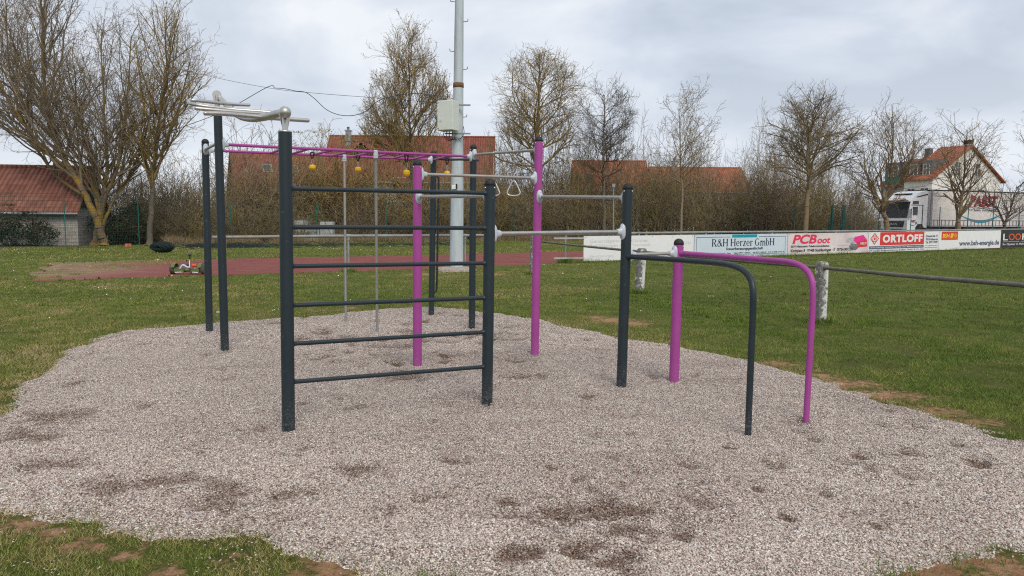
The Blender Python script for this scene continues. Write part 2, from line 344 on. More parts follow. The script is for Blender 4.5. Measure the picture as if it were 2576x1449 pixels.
def mast_mat():
    m, n, b = nt('flaking_mast_paint')
    c = node(n, 'ShaderNodeTexCoord'); mp = node(n, 'ShaderNodeMapping'); mp.inputs['Scale'].default_value = (3, 3, 0.45); n.links.new(c.outputs['Object'], mp.inputs[0])
    col = ramp(n, noise(n, 2.5, 6, vec=mp.outputs[0], rough=0.7), [(0.32, (0.36, 0.41, 0.44)), (0.5, (0.46, 0.52, 0.56)), (0.7, (0.55, 0.57, 0.56))])
    s = node(n, 'ShaderNodeSeparateXYZ'); n.links.new(c.outputs['Object'], s.inputs[0])
    up = mrange(n, s.outputs[2], 4.2, 7.5); lf = mrange(n, s.outputs[0], 0.06, -0.16)
    f = node(n, 'ShaderNodeMath', operation='MULTIPLY'); n.links.new(up, f.inputs[0]); n.links.new(lf, f.inputs[1])
    f2 = node(n, 'ShaderNodeMath', operation='MULTIPLY'); n.links.new(f.outputs[0], f2.inputs[0]); n.links.new(mrange(n, noise(n, 3.0, 8, vec=mp.outputs[0], rough=0.75), 0.36, 0.56), f2.inputs[1])
    col = mixc(n, f2.outputs[0], col, (0.22, 0.165, 0.125))
    col = mixc(n, mrange(n, noise(n, 9, 8, rough=0.75), 0.63, 0.70, 0, 0.7), col, (0.60, 0.60, 0.58))
    n.links.new(col, b.inputs['Base Color']); b.inputs['Roughness'].default_value = 0.6
    bump(n, b, noise(n, 8, 8, rough=0.75), 0.3, 0.01); return m
MT['mast'] = mast_mat()
MT['rust'] = simple('rusty_iron', (0.16, 0.085, 0.05), 0.85, var=0.3, scale=12)

def limewash():
    m, n, b = nt('flaking_white_concrete')
    c = node(n, 'ShaderNodeTexCoord')
    f = mrange(n, noise(n, 10, 9, rough=0.75), 0.48, 0.56)
    s = node(n, 'ShaderNodeSeparateXYZ'); n.links.new(node(n, 'ShaderNodeNewGeometry').outputs['True Normal'], s.inputs[0])
    bare = ramp(n, noise(n, 26, 8, rough=0.75), [(0.3, (0.10, 0.09, 0.08)), (0.7, (0.30, 0.28, 0.255))])
    # the paint has worn off the faces turned away from the pitch and off the top
    a = node(n, 'ShaderNodeAttribute', attribute_name='worn')
    w = node(n, 'ShaderNodeMath', operation='MULTIPLY_ADD'); n.links.new(a.outputs['Fac'], w.inputs[0]); w.inputs[1].default_value = 0.16; n.links.new(noise(n, 10, 9, rough=0.75), w.inputs[2])
    col = mixc(n, mrange(n, w.outputs[0], 0.55, 0.63), (0.74, 0.74, 0.72), bare)
    n.links.new(col, b.inputs['Base Color']); b.inputs['Roughness'].default_value = 0.95
    bump(n, b, noise(n, 24, 8, rough=0.8), 0.8, 0.02); return m
MT['limewash'] = limewash()

def block_wall():
    m, n, b = nt('grey_block_wall')
    c = node(n, 'ShaderNodeTexCoord'); s = node(n, 'ShaderNodeSeparateXYZ'); n.links.new(c.outputs['Object'], s.inputs[0])
    cm = node(n, 'ShaderNodeCombineXYZ'); n.links.new(s.outputs[0], cm.inputs[0]); n.links.new(s.outputs[2], cm.inputs[1])
    br = node(n, 'ShaderNodeTexBrick'); n.links.new(cm.outputs[0], br.inputs[0]); br.inputs['Scale'].default_value = 1.0
    br.inputs['Brick Width'].default_value = 0.42; br.inputs['Row Height'].default_value = 0.22; br.inputs['Mortar Size'].default_value = 0.014
    br.inputs[1].default_value = (0.32, 0.305, 0.285, 1); br.inputs[2].default_value = (0.42, 0.39, 0.355, 1); br.inputs[3].default_value = (0.22, 0.20, 0.18, 1)
    col = mixc(n, mrange(n, noise(n, 3.2, 6, rough=0.7), 0.58, 0.66, 0, 0.6), br.outputs[0], (0.30, 0.20, 0.15))
    n.links.new(col, b.inputs['Base Color']); b.inputs['Roughness'].default_value = 0.95; bump(n, b, br.outputs['Fac'], -0.5, 0.02); return m
MT['block'] = block_wall()
def pcpanel():
    m, n, b = nt('pale_pink_panel')
    c = node(n, 'ShaderNodeTexCoord')
    col = ramp(n, noise(n, 0.7, 3), [(0.3, (0.64, 0.54, 0.54)), (0.55, (0.76, 0.68, 0.66)), (0.75, (0.80, 0.76, 0.74))])
    n.links.new(col, b.inputs['Base Color']); b.inputs['Roughness'].default_value = 0.45; return m
MT['pinkpanel'] = pcpanel()

# ------------------------------------------------------------------ mesh helpers
ORIG = {}
class MB:
    def __init__(s): s.v = []; s.f = []; s.n = 0; s.sm = []
    def add(s, vs, fs, smooth=False):
        s.v.extend([tuple(v) for v in vs]); s.f.extend([tuple(i + s.n for i in f) for f in fs]); s.n += len(vs); s.sm.extend([smooth] * len(fs))
    def box(s, c, size, ax=None, bevel=0.0):
        ax = ax or (Vector((1, 0, 0)), Vector((0, 1, 0)), Vector((0, 0, 1)))
        c = Vector(c); h = [x / 2 for x in size]
        if bevel <= 0:
            vs = [c + ax[0] * h[0] * i + ax[1] * h[1] * j + ax[2] * h[2] * k for k in (-1, 1) for j in (-1, 1) for i in (-1, 1)]
            s.add(vs, [(0, 2, 3, 1), (4, 5, 7, 6), (0, 1, 5, 4), (2, 6, 7, 3), (0, 4, 6, 2), (1, 3, 7, 5)]); return
        bm_v = []; b = bevel
        # chamfered box: 24 vertices
        idx = {}
        for k in (-1, 1):
            for j in (-1, 1):
                for i in (-1, 1):
                    for a in range(3):
                        q = [i * (h[0] - b), j * (h[1] - b), k * (h[2] - b)]
                        q[a] = (i, j, k)[a] * h[a]
                        idx[(i, j, k, a)] = len(bm_v); bm_v.append(c + ax[0] * q[0] + ax[1] * q[1] + ax[2] * q[2])
        fs = []
        I = lambda i, j, k, a: idx[(i, j, k, a)]
        for sgn in (-1, 1):
            fs.append([I(sgn, -1, -1, 0), I(sgn, 1, -1, 0), I(sgn, 1, 1, 0), I(sgn, -1, 1, 0)][::sgn])
            fs.append([I(-1, sgn, -1, 1), I(-1, sgn, 1, 1), I(1, sgn, 1, 1), I(1, sgn, -1, 1)][::sgn])
            fs.append([I(-1, -1, sgn, 2), I(1, -1, sgn, 2), I(1, 1, sgn, 2), I(-1, 1, sgn, 2)][::sgn])
        for i in (-1, 1):
            for j in (-1, 1):
                fs.append((I(i, j, -1, 0), I(i, j, 1, 0), I(i, j, 1, 1), I(i, j, -1, 1)))
                fs.append((I(i, -1, j, 0), I(i, 1, j, 0), I(i, 1, j, 2), I(i, -1, j, 2)))
                fs.append((I(-1, i, j, 1), I(1, i, j, 1), I(1, i, j, 2), I(-1, i, j, 2)))
        for i in (-1, 1):
            for j in (-1, 1):
                for k in (-1, 1): fs.append((I(i, j, k, 0), I(i, j, k, 1), I(i, j, k, 2)))
        s.add(bm_v, fs)
    def tube(s, pts, r, k=12, caps=True, dome=False):
        pts = [Vector(p) for p in pts]; n = len(pts)
        rs = r if isinstance(r, (list, tuple)) else [r] * n
        t0 = (pts[1] - pts[0]).normalized(); ref = Vector((0, 0, 1)) if abs(t0.z) < 0.9 else Vector((1, 0, 0))
        nx = t0.cross(ref).normalized(); vs = []; prev = t0
        for i in range(n):
            t = (pts[min(i + 1, n - 1)] - pts[max(i - 1, 0)]).normalized()
            nx = (nx - t * nx.dot(t)).normalized(); ny = t.cross(nx)
            for a in range(k):
                an = 2 * math.pi * a / k
                vs.append(pts[i] + (nx * math.cos(an) + ny * math.sin(an)) * rs[i])
        fs = [(i * k + a, i * k + (a + 1) % k, (i + 1) * k + (a + 1) % k, (i + 1) * k + a) for i in range(n - 1) for a in range(k)]
        s.add(vs, fs, True)
        if caps:
            for i, o in ((0, -1), (n - 1, 1)):
                ring = vs[i * k:(i + 1) * k]
                s.add(ring, [tuple(range(k))[::o]])
    def lathe(s, c, prof, axis=Vector((0, 0, 1)), k=20, sx=None):
        """prof: list of (radius, height along axis); sx optional (u, v) squash of the radius in the two cross directions"""
        axis = Vector(axis).normalized(); ref = Vector((0, 0, 1)) if abs(axis.z) < 0.9 else Vector((1, 0, 0))
        u = axis.cross(ref).normalized(); v = axis.cross(u).normalized(); a_, b_ = sx or (1, 1)
        vs = []
        for r, h in prof:
            for i in range(k):
                an = 2 * math.pi * i / k
                vs.append(Vector(c) + axis * h + (u * math.cos(an) * a_ + v * math.sin(an) * b_) * max(r, 1e-5))
        n = len(prof)
        s.add(vs, [(i * k + a, i * k + (a + 1) % k, (i + 1) * k + (a + 1) % k, (i + 1) * k + a) for i in range(n - 1) for a in range(k)], True)
    def sphere(s, c, r, k=16, m=10, sq=(1, 1, 1)):
        vs = []
        for j in range(m + 1):
            ph = math.pi * j / m - math.pi / 2
            for i in range(k):
                an = 2 * math.pi * i / k
                vs.append(Vector(c) + Vector((math.cos(ph) * math.cos(an) * sq[0], math.cos(ph) * math.sin(an) * sq[1], math.sin(ph) * sq[2])) * r)
        s.add(vs, [(j * k + i, j * k + (i + 1) % k, (j + 1) * k + (i + 1) % k, (j + 1) * k + i) for j in range(m) for i in range(k)], True)
    def prism(s, outline, ext):
        """extrude a 3-D outline by the vector ext"""
        n = len(outline); o = [Vector(p) for p in outline]; e_ = Vector(ext)
        s.add(o + [p + e_ for p in o], [tuple(range(n))[::-1], tuple(range(n, 2 * n))] + [(i, (i + 1) % n, n + (i + 1) % n, n + i) for i in range(n)])
    def quad(s, a, b, c, d): s.add([a, b, c, d], [(0, 1, 2, 3)])
    def build(s, name, mat, parent=None, attrs=None):
        me = bpy.data.meshes.new(name)
        off = ORIG.get(parent.name, Vector()) if parent else Vector()
        me.from_pydata([(v[0] - off[0], v[1] - off[1], v[2] - off[2]) for v in s.v], [], s.f)
        me.polygons.foreach_set('use_smooth', s.sm)
        if attrs:
            for k_, arr in attrs.items():
                a = me.attributes.new(k_, 'FLOAT', 'POINT'); a.data.foreach_set('value', np.asarray(arr, dtype=np.float32))
        me.materials.append(MT[mat] if isinstance(mat, str) else mat); me.update()
        ob = bpy.data.objects.new(name, me); COL.objects.link(ob)
        if parent: ob.parent = parent; ORIG[ob.name] = off
        return ob
def np_mesh(name, verts, faces, mat, parent=None, smooth=False, attrs=None):
    """verts (N,3) float, faces (M,k) int with one k"""
    me = bpy.data.meshes.new(name); off = ORIG.get(parent.name, Vector()) if parent else Vector()
    verts = np.asarray(verts, dtype=np.float32) - np.array(off, dtype=np.float32); faces = np.asarray(faces, dtype=np.int32)
    m, k = faces.shape
    me.vertices.add(len(verts)); me.vertices.foreach_set('co', verts.ravel())
    me.loops.add(m * k); me.loops.foreach_set('vertex_index', faces.ravel())
    me.polygons.add(m); me.polygons.foreach_set('loop_start', np.arange(0, m * k, k, dtype=np.int32)); me.polygons.foreach_set('loop_total', np.full(m, k, dtype=np.int32))
    me.polygons.foreach_set('use_smooth', np.full(m, smooth))
    if attrs:
        for k_, arr in attrs.items():
            a = me.attributes.new(k_, 'FLOAT', 'POINT'); a.data.foreach_set('value', np.asarray(arr, dtype=np.float32))
    me.materials.append(MT[mat]); me.update(calc_edges=True)
    ob = bpy.data.objects.new(name, me); COL.objects.link(ob)
    if parent: ob.parent = parent; ORIG[ob.name] = off
    return ob
def tag(o, label=None, cat=None, group=None, kind=None):
    if label: o['label'] = label
    if cat: o['category'] = cat
    if group: o['group'] = group
    if kind: o['kind'] = kind
    return o
def empty(name, loc, label, cat, group=None):
    o = bpy.data.objects.new(name, None); COL.objects.link(o); o.location = loc; o.empty_display_size = 0.2
    ORIG[o.name] = Vector(loc); return tag(o, label, cat, group)
def copy_tree(o, parent=None):
    c = o.copy(); COL.objects.link(c)
    if parent: c.parent = parent
    for ch in list(o.children): copy_tree(ch, c)
    return c
def smooth_path(pts, n=8):
    """Catmull-Rom through pts"""
    P = [Vector(p) for p in pts]; out = []
    for i in range(len(P) - 1):
        a = P[max(i - 1, 0)]; b = P[i]; c = P[i + 1]; d = P[min(i + 2, len(P) - 1)]
        for j in range(n):
            t = j / n
            out.append(0.5 * ((2 * b) + (c - a) * t + (2 * a - 5 * b + 4 * c - d) * t * t + (3 * b - a - 3 * c + d) * t ** 3))
    out.append(P[-1]); return out

# ------------------------------------------------------------------ 2-D noise for the ground
def vnoise(x, y, seed=0):
    def h(i, j): 
        v = np.sin(i * 127.1 + j * 311.7 + seed * 74.7) * 43758.5453
        return v - np.floor(v)
    xi = np.floor(x); yi = np.floor(y); fx = x - xi; fy = y - yi
    fx = fx * fx * (3 - 2 * fx); fy = fy * fy * (3 - 2 * fy)
    return (h(xi, yi) * (1 - fx) + h(xi + 1, yi) * fx) * (1 - fy) + (h(xi, yi + 1) * (1 - fx) + h(xi + 1, yi + 1) * fx) * fy
def fbm(x, y, seed=0, o=4):
    s = 0; a = 0.5; 
    for i in range(o): s = s + a * vnoise(x * 2 ** i, y * 2 ** i, seed + i); a *= 0.5
    return s

# ================================================================== SETTING
# ground: one sheet out to the horizon
SOIL = [(845, 1432, .20, .22), (895, 1455, .22, .15), (800, 1402, .10, .14), (990, 1470, .32, .12), (1100, 1490, .3, .1), (5, 1258, .34, .20), (60, 1318, .16, .12), (215, 1372, .12, .10), (140, 1340, .1, .1), (320, 1400, .08, .1), (420, 1440, .1, .08), (590, 1400, .08, .08), (2360, 1420, .30, .20), (2470, 1408, .26, .14), (2550, 1440, .26, .14), (2300, 1455, .34, .12),
        (1545, 806, .36, .40), (1600, 814, .26, .30), (1500, 798, .16, .25), (2120, 966, .46, .26), (2210, 995, .50, .26), (2060, 948, .30, .24), (2330, 1034, .36, .2), (2430, 1062, .3, .15), (880, 775, .16, .2), (700, 1075, .01, .01), (200, 618, 1.0, 1.2), (235, 612, .8, 1.1), (1950, 915, .25, .2), (1240, 690, .5, .5), (1060, 690, .5, .5)]
SOILW = [(G(a, b).x, G(a, b).y, c, d) for a, b, c, d in SOIL]
def soil_at(X, Y):
    o = np.zeros_like(X)
    for (a, b, c, d) in SOILW: o = np.maximum(o, np.exp(-(((X - a) / c) ** 2 + ((Y - b) / d) ** 2) * .8))
    return o
gx = np.concatenate([[-900, -400, -200, -100, -60], np.arange(-40, -9, 1.0), np.arange(-8, 12, .10), np.arange(12, 60, 1.5), [100, 200, 400, 900]])
gy = np.concatenate([[-300, -100, -30, -5, 0], np.arange(2, 14, .10), np.arange(14, 60, .5), np.arange(60, 100, 4), [150, 250, 500, 1000, 1800]])
GX, GY = np.meshgrid(gx, gy); gi = np.arange(GX.size).reshape(GX.shape)
tag(np_mesh('ground', np.stack([GX.ravel(), GY.ravel(), np.zeros(GX.size)], -1), np.stack([gi[:-1, :-1], gi[:-1, 1:], gi[1:, 1:], gi[1:, :-1]], -1).reshape(-1, 4), 'turf', attrs={'soil': soil_at(GX.ravel(), GY.ravel())}), kind='structure')

# gravel: outline from the photograph's edge, laid on the ground plane
gp = [(-180, 1160), (-40, 1075), (60, 985), (130, 915), (200, 875), (300, 840), (430, 828), (560, 816), (700, 806), (830, 797), (900, 789), (960, 781), (1100, 778), (1200, 785), (1300, 800), (1390, 815), (1450, 830),
      (1560, 855), (1680, 872), (1780, 890), (1900, 915), (2000, 940), (2050, 955), (2150, 985), (2250, 1022), (2350, 1050), (2450, 1080), (2576, 1112), (2720, 1160), (2760, 1230), (2700, 1310), (2576, 1372), (2480, 1384), (2400, 1402),
      (2320, 1424), (2210, 1447), (2120, 1500), (1700, 1540), (1300, 1500), (1130, 1449), (1000, 1441), (880, 1428), (820, 1402), (700, 1378), (480, 1345), (330, 1330), (150, 1310), (60, 1290), (-20, 1258), (-120, 1220)]
GP = np.array([[G(*q).x, G(*q).y] for q in gp])
def signed_dist(X, Y):
    d2 = np.full(X.shape, 1e9); inside = np.zeros(X.shape, bool); n = len(GP)
    for i in range(n):
        a = GP[i]; b = GP[(i + 1) % n]; ab = b - a
        t = np.clip(((X - a[0]) * ab[0] + (Y - a[1]) * ab[1]) / (ab @ ab), 0, 1)
        d2 = np.minimum(d2, (X - a[0] - t * ab[0]) ** 2 + (Y - a[1] - t * ab[1]) ** 2)
        c = ((a[1] > Y) != (b[1] > Y)); xx = (b[0] - a[0]) * (Y - a[1]) / (b[1] - a[1] + 1e-12) + a[0]
        inside ^= (c & (X < xx))
    return np.sqrt(d2) * np.where(inside, 1, -1)
RZ = lambda X, Y, W: ((2000 + X / 1.2677) / 1.565, (1700 + Y / 1.2677) / 1.565, W / 1.2677 / 1.565)
dents = [RZ(*q) for q in [(345, 270, 90), (560, 300, 80), (525, 165, 50), (220, 210, 45), (885, 215, 70), (960, 300, 70), (930, 385, 100), (1340, 195, 90), (1535, 75, 60), (1750, 160, 60), (1690, 200, 60), (1810, 235, 55), (1985, 150, 50), (1970, 250, 80),
        (2350, 195, 85), (2450, 35, 100), (2250, 110, 60), (1580, 360, 55), (1390, 475, 50), (1840, 510, 45), (650, 250, 50), (420, 330, 60), (1250, 330, 40), (1100, 110, 40)]]
stains = [RZ(*q) for q in [(300, 430, 330), (620, 440, 190), (640, 545, 230), (380, 625, 200), (560, 690, 240), (100, 470, 220), (850, 560, 120), (60, 640, 150)]] + [(290, 1252, 120), (420, 1232, 90), (560, 1240, 80), (560, 1275, 130), (720, 1262, 80), (985, 1300, 55), (1265, 1280, 32), (120, 1190, 110), (1090, 1270, 70), (140, 1060, 110), (60, 1110, 130), (900, 1205, 100), (1130, 1180, 70), (980, 880, 90), (1180, 850, 80), (860, 860, 70), (1320, 960, 60), (1000, 960, 90)]
rs = np.random.RandomState(11)
for _ in range(240):                                              # footprints scattered over the middle of the bed
    px = rs.uniform(150, 2350); py = rs.uniform(800, 1180)
    dents.append((px, py, -rs.uniform(10, 30)))
for _ in range(60):
    dents.append((rs.uniform(760, 1330), rs.uniform(795, 930), rs.uniform(10, 30)))
DN = [(G(x, y).x, G(x, y).y, max(0.05, min(0.20, abs(w) * G(x, y).y / F_PX)), rs.uniform(-.5, .5), rs.uniform(0.5, .9) if w > 0 else 0.6 * rs.rand() ** 1.8 + .06) for x, y, w in dents]
STN = [(G(x, y).x, G(x, y).y, max(0.1, w * G(x, y).y / F_PX), 0.0, 1.0 if x > 1250 else .85) for x, y, w in stains]
def gravel_z(X, Y):
    d = signed_dist(X, Y) + (fbm(X * 2.2, Y * 2.2, 5) - 0.47) * 0.42 + (vnoise(X * 14, Y * 14, 9) - 0.5) * 0.07
    z = np.clip(d * 0.28, -0.08, 0.055) + np.where(d > 0, (fbm(X * 1.6, Y * 1.6, 2) - 0.47) * 0.05 * np.clip(d * 3, 0, 1) + (fbm(X * 6, Y * 6, 3) - 0.47) * 0.022 * np.clip(d * 3, 0, 1), 0)
    damp = np.clip((fbm(X * .9, Y * 1.5, 81, 5) - .48) * 2.0, 0, .34)
    wob = (fbm(X * 9, Y * 9, 21) - 0.47)
    for (x, y, r, a, s) in DN:
        q = (np.abs(X - x) < 3 * r) & (np.abs(Y - y) < 3 * r)
        if not q.any(): continue
        dx = X[q] - x; dy = Y[q] - y; u = dx * math.cos(a) + dy * math.sin(a); v = -dx * math.sin(a) + dy * math.cos(a)
        e_ = np.sqrt((u / r) ** 2 + (v / (r * 1.5)) ** 2) + wob[q] * 1.3
        z[q] += (-0.042 * np.exp(-(e_ / 0.8) ** 2) + 0.012 * np.exp(-((e_ - 1.5) / 0.4) ** 2)) * s * min(1, r / 0.12)
        damp[q] = np.maximum(damp[q], np.clip((1.12 - e_) * 1.5, 0, 1) * s)
    for (x, y, r, a, s) in STN:
        e_ = np.sqrt(((X - x) / r) ** 2 + ((Y - y) / (r * 0.75)) ** 2) + wob * 2.2
        damp = np.maximum(damp, np.clip((1.3 - e_) * .8, 0, 0.80) * s)
        z -= 0.02 * np.exp(-(e_ / 0.8) ** 2)
    return z, damp, d
def grid_sheet(x0, x1, y0, y1, st):
    xs = np.arange(x0, x1 + st, st); ys = np.arange(y0, y1 + st, st)
    X, Y = np.meshgrid(xs, ys); return X, Y, len(xs), len(ys)
X, Y, nx, ny = grid_sheet(GP[:, 0].min() - .4, GP[:, 0].max() + .4, GP[:, 1].min() - .4, GP[:, 1].max() + .4, 0.035)
Zg, Dm, Sd = gravel_z(X.ravel(), Y.ravel())
idx = np.arange(nx * ny).reshape(ny, nx)
fc = np.stack([idx[:-1, :-1], idx[:-1, 1:], idx[1:, 1:], idx[1:, :-1]], -1).reshape(-1, 4)
fc = fc[(Sd[fc] > -0.25).any(1)]
used = np.unique(fc); remap = np.full(nx * ny, -1); remap[used] = np.arange(len(used))
gv = np.stack([X.ravel(), Y.ravel(), Zg], -1)[used]
tag(np_mesh('gravel_bed', gv, remap[fc], 'gravel', smooth=True, attrs={'damp': Dm[used]}), kind='structure')

# loose pebbles over the near part of the bed
ICO_V = np.array([(0, 0, -1), (.7236, -.5257, -.4472), (-.2764, -.8507, -.4472), (-.8944, 0, -.4472), (-.2764, .8507, -.4472), (.7236, .5257, -.4472), (.2764, -.8507, .4472), (-.7236, -.5257, .4472), (-.7236, .5257, .4472), (.2764, .8507, .4472), (.8944, 0, .4472), (0, 0, 1)])
ICO_F = np.array([(0, 2, 1), (1, 5, 0), (0, 3, 2), (0, 4, 3), (0, 5, 4), (1, 10, 5), (2, 6, 1), (3, 7, 2), (4, 8, 3), (5, 9, 4), (1, 6, 10), (2, 7, 6), (3, 8, 7), (4, 9, 8), (5, 10, 9), (6, 11, 10), (7, 11, 6), (8, 11, 7), (9, 11, 8), (10, 11, 9)])
OCT_V = np.array([(1, 0, 0), (0, 1, 0), (-1, 0, 0), (0, -1, 0), (0, 0, 1), (0, 0, -1.0)]); OCT_F = np.array([(0, 1, 4), (1, 2, 4), (2, 3, 4), (3, 0, 4), (1, 0, 5), (2, 1, 5), (3, 2, 5), (0, 3, 5)])
FEET = [(527, 838), (566, 886), (726, 1092), (1225, 1020), (1050, 926), (1345, 896), (1187, 830), (1085, 796), (1563, 978), (1695, 965), (1881, 1102), (2026, 1069), (949, 846), (870, 818)]
rp = np.random.RandomState(5); PVs, PFs, PTs, PDs, off_ = [], [], [], [], 0
for (N0, ya, yb, bv, bf, grow) in ((215000, 2.7, 5.3, ICO_V, ICO_F, 1.0), (440000, 4.1, 10.2, OCT_V, OCT_F, 1.08), (260000, 8.8, 13.6, OCT_V, OCT_F, 1.42)):
    yy = ya + (yb - ya) * rp.rand(N0) ** (1.0 if grow == 1.0 else 1.25); xx = (rp.rand(N0) - 0.5) * 1.5 * yy
    pz, pd, ps = gravel_z(xx, yy)
    keep = (ps > -0.10) & (pz > -0.012)
    keep |= (ps <= 0.0) & (ps > -0.5) & (rp.rand(N0) < np.where(fbm(xx * 2.5, yy * 2.5, 71) > .56, .03, .002))
    ramp_ = np.ones(N0)
    if ya > 3: ramp_ = np.minimum(ramp_, np.clip((yy - ya) / 1.2, 0, 1))
    if yb < 13: ramp_ = np.minimum(ramp_, np.clip((yb - yy) / 1.2, 0, 1))
    keep &= rp.rand(N0) < ramp_
    xx, yy, pz, pd = xx[keep], yy[keep], np.maximum(pz[keep], -0.002), pd[keep]
    for (fx, fy) in FEET:
        c = G(fx, fy, .03)
        if not (ya + .6 <= c.y < yb - .6) or (grow > 1.2 and c.y < 9.6) or (grow == 1.08 and c.y < 4.7) or (grow == 1.08 and c.y >= 9.6): continue
        m_ = 170; a_ = rp.rand(m_) * 6.283; q_ = .048 + .075 * rp.rand(m_) ** 1.5; xx = np.concatenate([xx, c.x + np.cos(a_) * q_]); yy = np.concatenate([yy, c.y + np.sin(a_) * q_])
        pz = np.concatenate([pz, .035 + .028 * rp.rand(m_) * np.clip(1.4 - q_ / .09, 0, 1)]); pd = np.concatenate([pd, np.zeros(m_)])
    n = len(xx); sz = (0.0036 + 0.0036 * rp.rand(n) ** 1.8) * grow
    ang = rp.rand(n) * 6.283; ca, sa = np.cos(ang), np.sin(ang)
    sxyz = np.stack([sz * (1 + .5 * rp.rand(n)), sz * (.75 + .3 * rp.rand(n)), sz * (.55 + .3 * rp.rand(n))], -1)
    L = bv[None] * sxyz[:, None, :] * (1 + 0.22 * (rp.rand(n, len(bv), 1) - .5)); tilt = (rp.rand(n, 1) - .5) * 1.0
    Lx = L[..., 0] * ca[:, None] - L[..., 1] * sa[:, None]; Ly = L[..., 0] * sa[:, None] + L[..., 1] * ca[:, None]; Lz = L[..., 2] + L[..., 0] * tilt
    PVs.append(np.stack([Lx + xx[:, None], Ly + yy[:, None], Lz + (pz + sz * 0.30)[:, None]], -1).reshape(-1, 3))
    PFs.append((bf[None] + (np.arange(n) * len(bv))[:, None, None]).reshape(-1, 3) + off_); off_ += n * len(bv)
    PTs.append(np.repeat(rp.rand(n), len(bv))); PDs.append(np.repeat(pd, len(bv)))
tag(np_mesh('gravel', np.concatenate(PVs), np.concatenate(PFs), 'pebble', smooth=True, attrs={'tint': np.concatenate(PTs), 'damp': np.concatenate(PDs)}), 'rounded pink and grey pebbles filling the bed under the exercise frame', 'gravel', kind='stuff')
del PVs, PFs, L, Lx, Ly, Lz

# running track
tn = [(80, 709), (300, 700), (520, 693), (876, 683), (1170, 673), (1423, 661)]; tf = [(118, 661), (300, 657), (520, 652.5), (876, 645.5), (1170, 639.5), (1423, 633)]
near = [G(*q) for q in tn]; far = [G(*q) for q in tf]
bdir = (G(2514, 627) - G(1467, 660)).normalized(); bperp = Vector((-bdir.y, bdir.x, 0))
for k in (8, 30, 70): near.append(G(1467, 660) + bdir * k + bperp * 0.25); far.append(G(1467, 660) + bdir * k + bperp * 9.2)
vs = []; fs = []; wn_at = []
rt = random.Random(3)
dn = []; dfv = []
for i in range(len(near) - 1):
    for j in range(24):
        dn.append(near[i].lerp(near[i + 1], j / 24)); dfv.append(far[i].lerp(far[i + 1], j / 24))
K = 10
for i, (a, b_) in enumerate(zip(dn, dfv)):
    for j in range(K + 1):
        p = a.lerp(b_, j / K)
        if j in (0, K): p = p + Vector((rt.uniform(-.1, .1), rt.uniform(-.14, .14), 0))
        if i == 0: p = p + Vector((rt.uniform(-.3, .3), 0, 0))
        vs.append((p.x, p.y, 0.004))
        w = max(0, 1 - i / 38) * min(1, j / 3.5) if i < 38 else 0
        wn_at.append(min(1, w * 1.6))
for i in range(len(dn) - 1):
    for j in range(K):
        q = i * (K + 1) + j; fs.append((q, q + K + 1, q + K + 2, q + 1))
tag(np_mesh('track', np.array(vs), np.array(fs), 'track', attrs={'worn': wn_at}), kind='structure')

# strip of leaf litter under the thicket and the raised road the lorry stands on
lt = MB(); lpts = [(-200, 40.5), (165, 42.6), (350, 46.5), (585, 51), (970, 58), (1295, 63.5), (1700, 66), (2060, 65)]
fr = [Vector((D(px, 600, Yd).x, Yd, 0.005)) for px, Yd in lpts]
for i in range(len(fr) - 1):
    a, b_ = fr[i], fr[i + 1]
    for j in range(6):
        p = a.lerp(b_, j / 6); q = a.lerp(b_, (j + 1) / 6)
        lt.quad(p, q, q + Vector((0, 16, 0.001)), p + Vector((0, 16, 0.001)))
tag(lt.build('leaf_litter', 'litter'), kind='structure')
TA = Vector((0.915, 0.403, 0)).normalized(); TP = Vector((-TA.y, TA.x, 0)); T0 = Vector((D(2281, 600, 59).x, 59, 0)); RZ0 = 0.36
rd = MB(); c = T0 + TA * 14 + TP * 3
rd.prism([c - TA * 22 - TP * 5.2 + Vector((0, 0, .02)), c + TA * 90 - TP * 5.2 + Vector((0, 0, .02)), c + TA * 90 - TP * 4.2 + Vector((0, 0, RZ0)), c + TA * 90 + TP * 6 + Vector((0, 0, RZ0)), c - TA * 22 + TP * 6 + Vector((0, 0, RZ0)), c - TA * 22 - TP * 4.2 + Vector((0, 0, RZ0))], (0, 0, -0.3))
tag(rd.build('road', 'asphalt'), kind='structure')
# distant wooded ridge
hl = MB(); rr = random.Random(8); top = []
for i in range(80):
    x = -260 + i * 9.0; top.append((x, 300 + 20 * math.sin(i * .3), 5.0 + 2.2 * math.sin(i * 0.37) + rr.uniform(-.7, .7)))
vs = [(x, y - 60, -1) for x, y, z in top] + top + [(x, y + 80, -1) for x, y, z in top]
nn = len(top); fs = [(i, i + 1, nn + i + 1, nn + i) for i in range(nn - 1)] + [(nn + i, nn + i + 1, 2 * nn + i + 1, 2 * nn + i) for i in range(nn - 1)]
hl.add(vs, fs, True); tag(hl.build('hills', 'litter'), kind='structure')

